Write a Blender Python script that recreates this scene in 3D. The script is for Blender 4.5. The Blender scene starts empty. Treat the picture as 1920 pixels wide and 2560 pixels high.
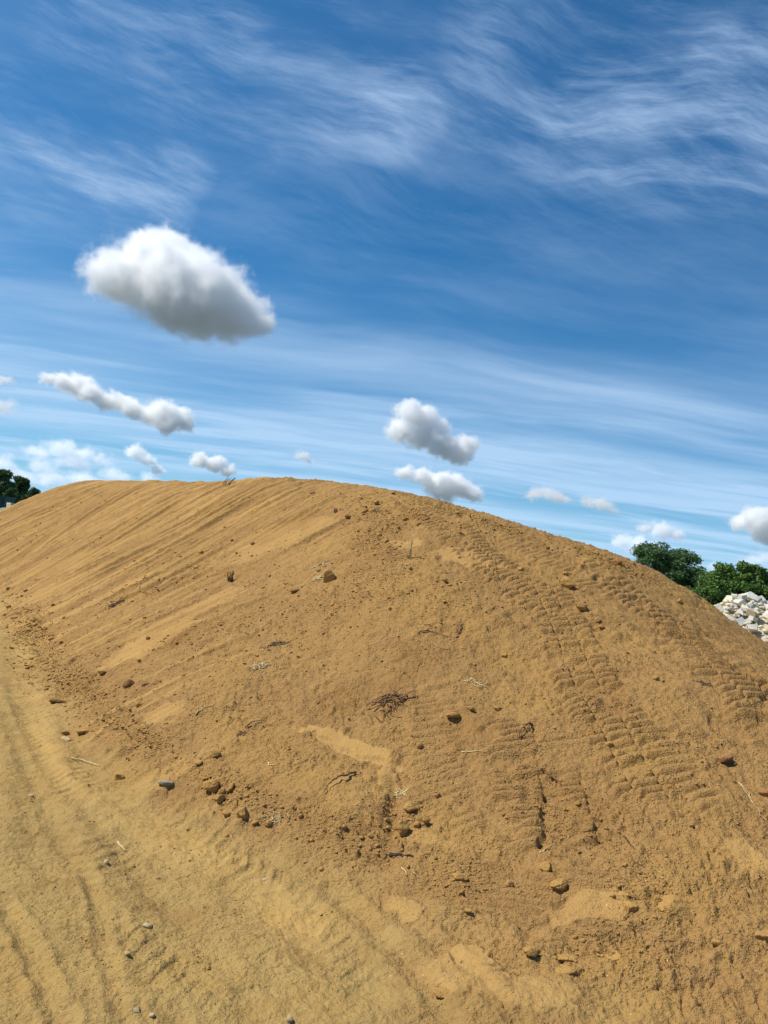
import bpy, math, random
import numpy as np
from mathutils import Vector, Matrix

random.seed(7)
RNG = np.random.default_rng(11)
scene = bpy.context.scene
COL = scene.collection
R = math.radians

# ---------------------------------------------------------------- camera
EYE = 1.65
PITCH, ROLL, VFOV = R(3.55), R(7.4), R(67.3)
cam_data = bpy.data.cameras.new('camera')
cam = bpy.data.objects.new('camera', cam_data)
COL.objects.link(cam)
cam.location = (0, 0, EYE)
CAM_R = (Matrix.Rotation(R(90) + PITCH, 3, 'X') @ Matrix.Rotation(ROLL, 3, 'Z'))
cam.rotation_euler = CAM_R.to_euler()
cam_data.sensor_fit = 'VERTICAL'
cam_data.angle = VFOV
cam_data.clip_start = 0.05
cam_data.clip_end = 60000
scene.camera = cam

# ---------------------------------------------------------------- sun, sky, exposure
SUN_EL, SUN_AZ = 53.0, -88.0       # azimuth from the view direction (+Y), negative = to the left
sun_dir = Vector((math.sin(R(SUN_AZ)) * math.cos(R(SUN_EL)),
                  math.cos(R(SUN_AZ)) * math.cos(R(SUN_EL)), math.sin(R(SUN_EL))))
ld = bpy.data.lights.new('sun', 'SUN')
ld.energy = 4.9
ld.angle = R(0.53)
ld.color = (1.0, 0.945, 0.84)
sun = bpy.data.objects.new('sun', ld)
COL.objects.link(sun)
sun.rotation_euler = sun_dir.to_track_quat('Z', 'Y').to_euler()
sun.location = (-20, 5, 30)

world = bpy.data.worlds.new('World')
scene.world = world
world.use_nodes = True
scene.view_settings.view_transform = 'Standard'
scene.view_settings.look = 'None'
scene.view_settings.exposure = 0.2
scene.view_settings.gamma = 1.0
scene.view_settings.use_curve_mapping = False
scene.cycles.max_bounces = 12
scene.cycles.volume_bounces = 14
scene.cycles.max_bounces = 16
scene.cycles.volume_max_steps = 256
scene.cycles.use_denoising = True
scene.cycles.use_adaptive_sampling = True


def pix_dir(px, py):
    """Direction in the world through a point of the 1920 x 2560 photograph."""
    f = 1280.0 / math.tan(VFOV / 2)
    v = CAM_R @ Vector(((px - 960) / f, (1280 - py) / f, -1.0))
    return v.normalized()


def at_depth(px, py, y):
    v = pix_dir(px, py)
    return Vector((0, 0, EYE)) + v * (y / v.y)


class NT:
    """Small helper for node trees."""
    def __init__(self, tree):
        self.t = tree
        tree.nodes.clear()

    def n(self, typ, ins=None, **props):
        nd = self.t.nodes.new(typ)
        for k, v in props.items():
            setattr(nd, k, v)
        for k, v in (ins or {}).items():
            self.set(nd, k, v)
        return nd

    def set(self, nd, k, v):
        s = nd.inputs[k]
        if isinstance(v, bpy.types.NodeSocket):
            self.t.links.new(v, s)
        elif isinstance(v, bpy.types.Node):
            self.t.links.new(v.outputs[0], s)
        else:
            s.default_value = v

    def m(self, op, a, b=None, c=None, clamp=False):
        nd = self.n('ShaderNodeMath', operation=op, use_clamp=clamp)
        self.set(nd, 0, a)
        if b is not None:
            self.set(nd, 1, b)
        if c is not None:
            self.set(nd, 2, c)
        return nd.outputs[0]

    def v(self, op, a, b=None, out=0):
        nd = self.n('ShaderNodeVectorMath', operation=op)
        self.set(nd, 0, a)
        if b is not None:
            if op == 'SCALE':
                self.set(nd, 3, b)
            else:
                self.set(nd, 1, b)
        return nd.outputs[out]

    def ramp(self, x, lo, hi, a=0.0, b=1.0, smooth=True):
        nd = self.n('ShaderNodeMapRange', interpolation_type='SMOOTHSTEP' if smooth else 'LINEAR')
        self.set(nd, 0, x)
        self.set(nd, 1, lo)
        self.set(nd, 2, hi)
        self.set(nd, 3, a)
        self.set(nd, 4, b)
        return nd.outputs[0]

    def mix(self, f, a, b, typ='MIX'):
        nd = self.n('ShaderNodeMix', data_type='RGBA', blend_type=typ)
        self.set(nd, 0, f)
        self.set(nd, 6, a)
        self.set(nd, 7, b)
        return nd.outputs[2]

    def noise(self, vec, scale, detail=4, rough=0.5, dist=0.0):
        nd = self.n('ShaderNodeTexNoise')
        self.set(nd, 'Vector', vec)
        self.set(nd, 'Scale', scale)
        self.set(nd, 'Detail', detail)
        self.set(nd, 'Roughness', rough)
        self.set(nd, 'Distortion', dist)
        return nd.outputs[0]


# world: physical sky with thin high cirrus laid over it on a plane of constant height
def build_world():
    T = NT(world.node_tree)
    sky = T.n('ShaderNodeTexSky', sky_type='NISHITA')
    sky.sun_disc = False
    sky.sun_elevation = R(SUN_EL)
    sky.sun_rotation = R(SUN_AZ)
    sky.altitude = 200
    sky.air_density = 1.0
    sky.dust_density = 0.4
    sky.ozone_density = 3.0
    geo = T.n('ShaderNodeTexCoord')
    d = T.v('NORMALIZE', geo.outputs['Generated'])
    sep = T.n('ShaderNodeSeparateXYZ', {0: d})
    z = T.m('MAXIMUM', sep.outputs[2], 0.0)
    zz = T.m('ADD', z, 0.07)
    u = T.m('DIVIDE', sep.outputs[0], zz)
    w = T.m('DIVIDE', sep.outputs[1], zz)
    flat = T.n('ShaderNodeCombineXYZ', {0: u, 1: w}).outputs[0]

    def layer(rot, sx, sy, scale, detail, rough, lo, hi, off, warp=0.35, wscale=1.2):
        wn = T.n('ShaderNodeTexNoise')
        T.set(wn, 'Vector', T.v('ADD', flat, (off, off * .7, 0)))
        T.set(wn, 'Scale', wscale)
        T.set(wn, 'Detail', 2)
        wv = T.v('SCALE', T.v('SUBTRACT', wn.outputs[1], (.5, .5, .5)), warp)
        p = T.v('ADD', flat, wv)
        mp = T.n('ShaderNodeMapping', {'Vector': p, 'Rotation': (0, 0, R(rot)), 'Scale': (sx, sy, 1),
                                       'Location': (off, off * 1.3, 0)})
        return T.ramp(T.noise(mp.outputs[0], scale, detail, rough), lo, hi)

    # long soft streaks lying across the view low down
    streak = layer(-14, .30, 1.2, .8, 6, .55, .34, .72, 3.1, .7, .45)
    streak2 = layer(-20, .5, 1.9, 1.3, 7, .58, .40, .74, 9.4, .7, .7)
    patch = layer(0, 1, 1, .8, 3, .5, .36, .66, 44.0, .3, 1.0)

    # feathery wisps high up: noise drawn out along one slanting direction of the sky
    def fibres(ang, along, across, detail, rough, lo, hi, off, warp, wsc):
        c = pix_dir(960, 500)
        e = (pix_dir(960 + 300 * math.cos(R(ang)), 500 + 300 * math.sin(R(ang))) - c)
        ax = (e - c * e.dot(c)).normalized()
        up = c.cross(ax).normalized()
        wn = T.n('ShaderNodeTexNoise', {'Vector': T.v('ADD', d, (off, 0, off)), 'Scale': wsc, 'Detail': 3, 'Roughness': .5})
        q = T.v('ADD', d, T.v('SCALE', T.v('SUBTRACT', wn.outputs[1], (.5, .5, .5)), warp))
        a = T.m('MULTIPLY', T.v('DOT_PRODUCT', q, tuple(ax), out=1), along)
        b = T.m('MULTIPLY', T.v('DOT_PRODUCT', q, tuple(up), out=1), across)
        e_ = T.m('MULTIPLY', T.v('DOT_PRODUCT', q, tuple(c), out=1), along)
        pv = T.n('ShaderNodeCombineXYZ', {0: a, 1: b, 2: e_}).outputs[0]
        return T.ramp(T.noise(T.v('ADD', pv, (off, off * .3, 0)), 1.0, detail, rough), lo, hi)

    f1 = fibres(20, 2.6, 13, 10, .66, .41, .74, 3.7, .13, 2.4)
    f2 = fibres(12, 3.2, 19, 10, .67, .41, .78, 8.1, .15, 3.0)
    f3 = fibres(36, 2.4, 14, 9, .66, .43, .80, 15.3, .15, 3.0)

    def spot(px, py, radius, soft):
        c = pix_dir(px, py)
        dp = T.v('DOT_PRODUCT', d, tuple(c), out=1)
        return T.ramp(dp, math.cos(R(radius + soft)), math.cos(R(max(radius - soft, .05))))

    def chain(pts):
        r_ = None
        for (px, py, rad, w_) in pts:
            q_ = T.m('MULTIPLY', spot(px, py, rad, rad * .95), w_)
            r_ = q_ if r_ is None else T.m('SMOOTH_MAX', r_, q_, .2)
        return r_

    zr = chain([(1230, 230, 2.6, .7), (1400, 285, 3.0, .9), (1560, 330, 3.0, .9), (1700, 330, 3.2, .9), (1880, 330, 3.4, .9), (1790, 150, 1.6, 1.1), (1830, 210, 2.2, 1.0), (1910, 250, 3.0, .8)])
    zl = chain([(0, 460, 2.8, 1.3), (130, 450, 2.6, 1.3), (260, 460, 2.4, 1.3), (380, 495, 1.8, 1.3), (30, 260, 1.8, .7), (120, 345, 1.8, .7), (200, 400, 2.0, .7), (455, 420, 1.4, .8)])
    zc = chain([(220, 60, 2.4, .7), (330, 150, 2.6, .6), (480, 200, 3.0, .6), (660, 220, 3.2, .7), (850, 240, 3.2, .7), (980, 270, 2.4, 1.0), (760, 130, 3.4, .5), (560, 90, 3, .5), (930, 330, 1.6, .6)])
    zt = chain([(1250, 45, 2.4, .7), (1400, 20, 2.8, .7), (1650, 5, 3.4, .6), (480, 15, 3.0, .8)])
    hi_amt = T.m('ADD', T.m('MULTIPLY', T.m('MAXIMUM', zr, zt), T.m('ADD', T.m('MULTIPLY', f2, .75), T.m('MULTIPLY', f1, .30))),
                 T.m('MULTIPLY', T.m('MAXIMUM', zl, zc), T.m('ADD', T.m('MULTIPLY', f1, .70), T.m('MULTIPLY', f3, .25))))
    veil = T.m('MULTIPLY', T.m('MULTIPLY', T.m('ADD', f1, f2), patch), .10)
    low = T.ramp(z, .46, .10)
    haze = T.ramp(z, .42, .0)
    lo_amt = T.m('ADD', T.m('MULTIPLY', streak, .62), T.m('MULTIPLY', streak2, .42))
    lo_amt = T.m('MULTIPLY', lo_amt, T.m('ADD', .12, T.m('MULTIPLY', low, .88)))
    amt = T.m('ADD', T.m('ADD', T.m('MULTIPLY', hi_amt, T.ramp(z, .26, .42)), T.m('MULTIPLY', veil, T.ramp(z, .2, .4))), lo_amt)
    amt = T.m('ADD', amt, T.m('MULTIPLY', haze, .42))
    amt = T.m('MINIMUM', amt, .88)
    # the photograph's blue is deep: thin clear air
    base = T.mix(1.0, sky.outputs[0], (.12, .64, .93, 1), 'MULTIPLY')
    cloudcol = T.mix(T.ramp(z, .0, .5), (4.5, 6.5, 8.7, 1), (3.5, 5.0, 7.3, 1))
    colr = T.mix(amt, base, cloudcol)
    bg = T.n('ShaderNodeBackground', {0: colr, 1: 0.1})
    out = T.n('ShaderNodeOutputWorld', {0: bg})


build_world()

# ---------------------------------------------------------------- numpy noise
def _hash(ix, iy, seed):
    h = (ix.astype(np.int64) * 374761393 + iy.astype(np.int64) * 668265263 + seed * 974634777) & 0xffffffff
    h = ((h ^ (h >> 13)) * 1274126177) & 0xffffffff
    h = (h ^ (h >> 16)) & 0xffffffff
    return h


def gnoise(x, y, seed=0):
    """Gradient noise, about -1..1."""
    ix = np.floor(x); iy = np.floor(y)
    fx = x - ix; fy = y - iy
    ix = ix.astype(np.int64); iy = iy.astype(np.int64)
    u = fx * fx * fx * (fx * (fx * 6 - 15) + 10)
    v = fy * fy * fy * (fy * (fy * 6 - 15) + 10)
    def g(dx, dy):
        a = _hash(ix + dx, iy + dy, seed) * (2 * math.pi / 4294967296.0)
        return np.cos(a) * (fx - dx) + np.sin(a) * (fy - dy)
    a = g(0, 0); b = g(1, 0); c = g(0, 1); d = g(1, 1)
    return (a + (b - a) * u + (c - a) * v + (a - b - c + d) * u * v) * 1.5


def fbm(x, y, seed, octs=4, gain=.5, lac=2.03):
    s = 0; a = 1.0
    for i in range(octs):
        s = s + gnoise(x, y, seed + i * 17) * a
        x = x * lac + 13.7; y = y * lac - 7.1; a *= gain
    return s


def bumps(x, y, cell, seed, rmin=.15, rmax=.5, density=1.0):
    """Half-round lumps of random size, one at most per cell; height in cell units."""
    th = seed * 1.37
    x, y = x * math.cos(th) - y * math.sin(th), x * math.sin(th) + y * math.cos(th)
    X = x / cell + .35 * gnoise(x / cell * .31, y / cell * .31, seed + 50); Y = y / cell + .35 * gnoise(x / cell * .27 + 9, y / cell * .27, seed + 51)
    ix = np.floor(X).astype(np.int64); iy = np.floor(Y).astype(np.int64)
    best = np.zeros_like(X)
    for dx in (-1, 0, 1):
        for dy in (-1, 0, 1):
            cx = ix + dx; cy = iy + dy
            h1 = _hash(cx, cy, seed) / 4294967296.0
            h2 = _hash(cx, cy, seed + 1) / 4294967296.0
            h3 = _hash(cx, cy, seed + 2) / 4294967296.0
            h4 = _hash(cx, cy, seed + 3) / 4294967296.0
            h5 = _hash(cx, cy, seed + 4) / 4294967296.0
            r = rmin + (rmax - rmin) * h3 ** 3
            ex = X - (cx + h1); ey = Y - (cy + h2)
            ca = np.cos(h5 * 6.283); sa = np.sin(h5 * 6.283)
            px = ex * ca + ey * sa; py = (-ex * sa + ey * ca) * (1 + .8 * h1)
            q = 1 - (px * px + py * py) / (r * r)
            best = np.maximum(best, np.where((q > 0) & (h4 < density), np.sqrt(np.maximum(q, 0)) * r * .9, 0))
    return best * cell


def sstep(a, b, x):
    t = np.clip((x - a) / (b - a), 0, 1)
    return t * t * (3 - 2 * t)


# ---------------------------------------------------------------- the land: broad form
# (photo x, photo y, distance ahead in metres): points on the skin of the mound
SKIN = [
    # left toe of the mound and points of its flank
    (0, 1440, 19.9), (35, 1504, 14.0), (110, 1620, 9.6), (170, 1750, 7.0), (215, 1850, 5.85),
    (300, 1915, 5.25), (420, 1965, 4.92), (520, 2010, 4.66), (620, 2060, 4.45), (720, 2110, 4.26),
    (850, 2200, 3.94), (1000, 2240, 3.8), (1130, 2360, 3.39), (1300, 2520, 2.95),
    # crest, far left to right
    (230, 1203, 26.0), (330, 1204, 23.0), (450, 1207, 19.5), (560, 1206, 16.8), (660, 1198, 14.8), (760, 1202, 13.2), (880, 1216, 11.8),
    (1000, 1240, 10.6), (1100, 1262, 9.9), (1250, 1306, 9.2), (1390, 1348, 8.8), (1480, 1378, 8.5),
    (1600, 1442, 8.2), (1700, 1516, 8.0), (1800, 1586, 7.7), (1920, 1650, 7.4),
    # flank facing the viewer
    (1000, 2050, 4.38), (1000, 1900, 4.95), (1000, 1700, 5.85), (1000, 1500, 7.1), (1000, 1400, 7.9), (1000, 1300, 9.2),
    (760, 1960, 4.70), (760, 1880, 5.0), (760, 1800, 5.5), (760, 1600, 6.9), (760, 1450, 8.3), (760, 1320, 10.3), (760, 1240, 12.1),
    (520, 1850, 5.32), (520, 1700, 6.25), (520, 1550, 7.75), (520, 1400, 10.8), (520, 1280, 14.2),
    (330, 1750, 6.33), (330, 1600, 7.85), (330, 1450, 11.2), (330, 1320, 15.5), (330, 1245, 20.5),
    (180, 1560, 10.2), (180, 1430, 13.6), (180, 1330, 18.0), (180, 1260, 22.5), (60, 1400, 18.5), (60, 1330, 21.5),
    (0, 1298, 26.5), (100, 1252, 26.5),
    (1250, 2250, 3.72), (1250, 2100, 4.12), (1250, 1900, 4.85), (1250, 1700, 5.8), (1250, 1500, 7.05), (1250, 1380, 8.3),
    (1500, 2400, 3.28), (1500, 2200, 3.75), (1500, 2000, 4.4), (1500, 1800, 5.2), (1500, 1600, 6.35), (1500, 1450, 7.7),
    (1800, 2500, 3.05), (1800, 2300, 3.45), (1800, 2100, 4.0), (1800, 1900, 4.75), (1800, 1700, 5.8), (1800, 1630, 6.7),
]
CREST = SKIN[14:30]
ctrl = [tuple(at_depth(*p)) for p in SKIN]
cw = [at_depth(*p) for p in CREST]
for a_, b_ in zip(cw[:-1], cw[1:]):
    if (b_ - a_).length > 1.2:
        ctrl += [tuple(a_.lerp(b_, t_)) for t_ in (.33, .67)]
for a_, b_ in zip(cw[:-1], cw[1:]):          # the top rounds over and falls away behind
    for t_ in (0, .5):
        q_ = a_.lerp(b_, t_)
        ctrl.append((q_.x + 1.0, q_.y + .9, q_.z - .12)); ctrl.append((q_.x + 2.2, q_.y + 1.9, q_.z - .75))
# beyond the frame: the right end of the mound, its back, and the outside of the toe (below ground)
ctrl += [(4.9, 6.6, 0.75), (5.6, 5.0, 0.35), (6.8, 6.8, -.1), (4.6, 3.6, .1), (3.2, 2.0, -.1), (6.5, 3.5, -.25),
         
         (6.0, 12.0, -1.0), (3.0, 15.0, -.9), (0.8, 19.0, -.9), (-3.0, 25.0, -.9), (-6.5, 31.0, -.9), (-11, 35, -1.0),
         (-13.3, 29.5, .9), (-15.5, 27.5, -.2), (-19, 30, -1.2), (-13.2, 22.3, .0), (-16, 20, -1.3),
         (-12.0, 17.5, -1.1), (-8.6, 12.2, -1.1), (-5.6, 8.2, -.95), (-4.0, 5.6, -.9), (-2.6, 3.8, -.8), (-1.2, 2.6, -.65),
         (0, 1.6, -.55), (1.6, .6, -.5), (4, -.5, -.7), (-3, 0, -1.6), (-8, 5, -2.2), (8, 1, -1.0), (10, 8, -1.6), (0, -4, -2)]
CP = np.array(ctrl)


def _tps_fit(P, lam=.004):
    n = len(P)
    d2 = ((P[:, None, :2] - P[None, :, :2]) ** 2).sum(-1)
    K = .5 * d2 * np.log(d2 + 1e-9)
    A = np.zeros((n + 3, n + 3))
    A[:n, :n] = K + lam * np.eye(n)
    A[:n, n] = 1; A[:n, n + 1:] = P[:, :2]
    A[n, :n] = 1; A[n + 1:, :n] = P[:, :2].T
    b = np.zeros(n + 3); b[:n] = P[:, 2]
    return np.linalg.solve(A, b)


TW = _tps_fit(CP)


def skin(x, y):
    s = TW[-3] + TW[-2] * x + TW[-1] * y
    for (cx, cy, cz), w in zip(CP, TW[:-3]):
        d2 = (x - cx) ** 2 + (y - cy) ** 2
        s = s + w * .5 * d2 * np.log(d2 + 1e-9)
    return s


def far_ground(x, y):
    r = np.hypot(x, y)
    a = sstep(38, 85, r) * sstep(.1, -.35, x / (np.abs(y) + 1e-6))
    return a * .95 - .25 * sstep(12, 40, r) * sstep(.1, .45, x / (np.abs(y) + 1e-6))


def base_z(x, y):
    x = np.asarray(x, float); y = np.asarray(y, float)
    inside = (np.hypot(x, y) < 42) & (y > -3.5)
    s = np.full(x.shape, -3.0)
    if inside.any():
        s[inside] = skin(x[inside], y[inside])
    g = far_ground(x, y)
    k = .05
    h = np.clip(.5 + .5 * (s - g) / k, 0, 1)
    return g + (s - g) * h + k * h * (1 - h), s - g


_gx = np.arange(-24, 16.01, .08); _gy = np.arange(-3.4, 40.01, .08)
_GX, _GY = np.meshgrid(_gx, _gy)
_GZ = base_z(_GX.ravel(), _GY.ravel())[0].reshape(_GX.shape)


def quick_z(x, y):
    fx = np.clip((np.asarray(x) + 24) / .08, 0, len(_gx) - 1.001); fy = np.clip((np.asarray(y) + 3.4) / .08, 0, len(_gy) - 1.001)
    ix = fx.astype(int); iy = fy.astype(int); u = fx - ix; v = fy - iy
    return ((_GZ[iy, ix] * (1 - u) + _GZ[iy, ix + 1] * u) * (1 - v) + (_GZ[iy + 1, ix] * (1 - u) + _GZ[iy + 1, ix + 1] * u) * v)


def hit(px, py, fn=None):
    """Where the ray through a photo pixel meets the land (the ray is marched on the land itself)."""
    v = pix_dir(px, py)
    t = np.linspace(1.5, 34, 2600)
    if fn is not None:
        q = hit(px, py); t0 = math.hypot(*q) / math.hypot(v.x, v.y)
        t = np.linspace(max(1.5, t0 - 1.2), t0 + 1.2, 300)
    else:
        fn = quick_z
    X = v.x * t; Y = v.y * t; Z = EYE + v.z * t
    below = np.nonzero(Z < fn(X, Y))[0]
    i = below[0] if len(below) else len(t) - 1
    return np.array((X[i], Y[i]))


# crawler tracks: centre line in photo points, half width (m), spacing (m), height (m), direction of travel (deg)
TRACKS = [
    ([(1030, 1262), (1130, 1330), (1260, 1440), (1370, 1520)], .27, .085, .022, None),
    ([(1370, 1500), (1420, 1600), (1460, 1700), (1530, 1820), (1600, 1950)], .24, .080, .024, None),
    ([(1270, 1835), (1290, 1950), (1285, 2090)], .15, .070, .020, None),
    ([(1395, 1860), (1400, 1960), (1430, 2080)], .12, .075, .014, None),
    ([(1500, 1430), (1600, 1510), (1680, 1570)], .24, .085, .020, None),
    ([(1740, 1600), (1820, 1690), (1920, 1770)], .34, .080, .024, None),
    ([(1640, 1820), (1690, 1930), (1740, 2000)], .12, .085, .018, None),
    ([(1150, 2230), (1330, 2260), (1480, 2260)], .22, .060, .011, 70),
    ([(1100, 1760), (1090, 1900), (1130, 2050)], .17, .075, .008, None),
    ([(1290, 1340), (1400, 1420), (1480, 1470)], .20, .080, .012, None),
]
track_lines = []
for pts, hw, lam, amp, ang in TRACKS:
    W = np.array([hit(*p) for p in pts])
    track_lines.append((W, hw, lam, amp, ang))

# smooth scraped or smeared patches: photo centre, half length and half width in photo px, angle, strength
SMOOTH = [(865, 1853, 150, 17, 19, 1), (965, 1945, 30, 34, 10, .7), (1170, 1400, 85, 20, 15, .9), (740, 1320, 90, 22, -15, .6),
          (380, 1600, 150, 20, -27, .9), (480, 1530, 160, 16, -25, .7), (700, 1340, 150, 26, -16, .6), (420, 1790, 60, 16, -15, .8),
          (1180, 2380, 60, 34, 10, .8), (1470, 2290, 90, 40, -15, .75), (1030, 2270, 30, 20, 0, .6), (1250, 2450, 170, 50, 15, .6),
          (1010, 1355, 40, 16, 10, .7), (200, 1400, 150, 14, -22, .6), (330, 1290, 170, 10, -20, .6), (1880, 2140, 60, 50, 30, .8),
          (640, 1380, 170, 14, -20, .5), (150, 1470, 120, 14, -22, .5), (880, 2000, 80, 60, 10, .35), (1060, 2100, 60, 20, 8, .5)]
smooth_w = []
for px, py, a, b, ang, st in SMOOTH:
    c = hit(px, py)
    ca, sa = math.cos(R(ang)), math.sin(R(ang))
    e1 = hit(px + a * ca * .5, py + a * sa * .5) - hit(px - a * ca * .5, py - a * sa * .5)
    e2 = hit(px - b * sa * .5, py + b * ca * .5) - hit(px + b * sa * .5, py - b * ca * .5)
    M = np.array([e1, e2]).T
    smooth_w.append((c, np.linalg.inv(M), st))

# rubbly belts (lots of loose clods): same form
RUBBLY = [(600, 1990, 170, 40, 24, 1), (330, 1830, 130, 50, 20, .8), (960, 1470, 260, 70, 5, .7), (950, 1280, 90, 40, 10, .8), (960, 1370, 70, 50, 30, .7),
          (870, 2110, 110, 60, 10, .8), (1010, 2060, 70, 70, 10, .7), (200, 1720, 130, 60, 25, .6), (350, 1480, 200, 24, -20, .25),
          (520, 1420, 180, 20, -22, .25), (1500, 2360, 130, 60, 10, .7), (1600, 2230, 110, 60, 30, .6), (1140, 2200, 110, 60, 10, .5),
          (100, 1600, 80, 60, 40, .6), (70, 1560, 50, 90, -30, .8), (130, 1680, 70, 50, 20, .8), (640, 1206, 130, 9, -2, .8), (1150, 1284, 220, 12, 20, .8), (1500, 1395, 150, 12, 24, .6), (400, 2250, 300, 200, 10, .25), (1400, 2030, 90, 60, 10, .3), (1750, 1930, 90, 80, 20, .3), (830, 1520, 200, 60, -10, .4), (420, 1600, 120, 14, -25, .25)]
rubbly_w = []
for px, py, a, b, ang, st in RUBBLY:
    c = hit(px, py)
    ca, sa = math.cos(R(ang)), math.sin(R(ang))
    e1 = hit(px + a * ca * .5, py + a * sa * .5) - hit(px - a * ca * .5, py - a * sa * .5)
    e2 = hit(px - b * sa * .5, py + b * ca * .5) - hit(px + b * sa * .5, py - b * ca * .5)
    rubbly_w.append((c, np.linalg.inv(np.array([e1, e2]).T), st))


# bulges and hollows: same form, height in metres
FORMS = [(850, 2030, 130, 90, 30, .07), (985, 2030, 28, 120, 8, -.06), (930, 2110, 60, 40, 20, -.03), (880, 1870, 150, 26, 17, -.035),
         (1150, 1800, 160, 60, 10, .03), (1000, 1480, 220, 50, 8, .04), (1010, 1330, 40, 50, 0, -.05), (930, 1350, 70, 30, -20, -.04),
         (700, 1640, 200, 40, -20, .03), (560, 1950, 90, 40, 20, .05), (330, 1860, 90, 30, 25, .03), (150, 1760, 80, 24, 25, .03),
         (1560, 2430, 90, 40, 10, .035), (1430, 2200, 90, 40, 20, .03), (1150, 2290, 130, 30, 8, .03), (470, 2055, 70, 16, 20, .02), (1750, 1940, 120, 60, 20, .03)]
forms_w = []
for px, py, a, b, ang, st in FORMS:
    c = hit(px, py)
    ca, sa = math.cos(R(ang)), math.sin(R(ang))
    e1 = hit(px + a * ca * .5, py + a * sa * .5) - hit(px - a * ca * .5, py - a * sa * .5)
    e2 = hit(px - b * sa * .5, py + b * ca * .5) - hit(px + b * sa * .5, py - b * ca * .5)
    forms_w.append((c, np.linalg.inv(np.array([e1, e2]).T), st))
# darker, redder soil: same form
REDS = [(940, 1330, 100, 60, 10, 1), (900, 1390, 60, 40, 40, .8), (240, 1885, 60, 24, 15, 1), (1340, 1290, 200, 30, 16, .5), (330, 1715, 60, 30, 10, .7),
        (1020, 2040, 60, 90, 10, .5), (950, 1760, 80, 60, 0, .6), (680, 2000, 230, 80, 24, .55), (930, 2080, 110, 90, 20, .6), (380, 2230, 190, 50, 40, .45), (640, 2340, 170, 40, 30, .4), (1010, 2420, 190, 50, 25, .45), (60, 2420, 110, 120, 60, .4), (700, 2520, 160, 60, 20, .35), (130, 1950, 60, 200, -20, .3), (1000, 1560, 330, 150, 8, .35), (1350, 1750, 200, 200, 30, .25), (640, 1500, 120, 40, -20, .3), (1330, 1420, 200, 50, 18, .4), (120, 2480, 90, 60, 60, .35)]
reds_w = []
for px, py, a, b, ang, st in REDS:
    c = hit(px, py)
    ca, sa = math.cos(R(ang)), math.sin(R(ang))
    e1 = hit(px + a * ca * .5, py + a * sa * .5) - hit(px - a * ca * .5, py - a * sa * .5)
    e2 = hit(px - b * sa * .5, py + b * ca * .5) - hit(px + b * sa * .5, py - b * ca * .5)
    reds_w.append((c, np.linalg.inv(np.array([e1, e2]).T), st))


def patches(x, y, lst, warp):
    out = np.zeros_like(x)
    _en = .20 * gnoise(x * 11, y * 11, 991) + .16 * gnoise(x * 31, y * 31, 992)
    for c, Mi, st in lst:
        dx = x - c[0] + warp[0]; dy = y - c[1] + warp[1]
        a = Mi[0, 0] * dx + Mi[0, 1] * dy
        b = Mi[1, 0] * dx + Mi[1, 1] * dy
        q = np.sqrt(a * a + b * b) + _en
        out = np.maximum(out, st * sstep(1.12, .78, q))
    return out


def seg_coords(x, y, W):
    """Distance to a poly-line, signed side, and length along it."""
    best = np.full(x.shape, 1e9); along = np.zeros_like(x); side = np.zeros_like(x); acc = 0
    for a, b in zip(W[:-1], W[1:]):
        d = b - a; L = math.hypot(*d); d = d / L
        s = (x - a[0]) * d[0] + (y - a[1]) * d[1]
        t = (x - a[0]) * (-d[1]) + (y - a[1]) * d[0]
        sc = np.clip(s, 0, L)
        dist = np.hypot(s - sc, t)
        m = dist < best
        best = np.where(m, dist, best)
        along = np.where(m, acc + s, along)
        side = np.where(m, t, side)
        acc += L
    return best, side, along, acc


# ruts and tyre tracks on the flat ground: photo points, half width, depth
RUTS = [([(0, 2240), (60, 2340), (110, 2460), (150, 2570)], .035, .016),
        ([(215, 2170), (250, 2300), (275, 2440), (310, 2570)], .03, .010),
        ([(150, 1740), (215, 1900), (330, 2010), (470, 2100)], .10, .014),
        ([(30, 1560), (60, 1700), (90, 1900), (130, 2160)], .12, .018),
        ([(620, 2230), (760, 2330), (900, 2460)], .14, .016),
        ([(20, 1700), (110, 1900), (250, 2080), (420, 2270), (560, 2420), (660, 2570)], .05, .008),
        ([(0, 1760), (70, 1930), (160, 2110), (300, 2330), (390, 2480), (440, 2570)], .04, .007),
        ([(820, 2220), (960, 2350), (1080, 2480), (1130, 2570)], .05, .016), ([(900, 2200), (1050, 2330), (1200, 2450), (1300, 2560)], .035, .010),
        ([(330, 2100), (420, 2250), (480, 2430)], .12, .012)]
rut_lines = [(np.array([hit(*p) for p in pts]), w, d) for pts, w, d in RUTS]
# tyre tread prints: photo centre line, half width
TREADS = [([(330, 1960), (480, 2080), (560, 2200)], .22), ([(560, 2150), (700, 2220), (800, 2330), (840, 2420)], .16),
          ([(30, 1650), (60, 1800), (150, 2000), (260, 2200)], .26), ([(250, 2290), (330, 2420), (420, 2540)], .20)]
tread_lines = [(np.array([hit(*p) for p in pts]), w) for pts, w in TREADS]
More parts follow.
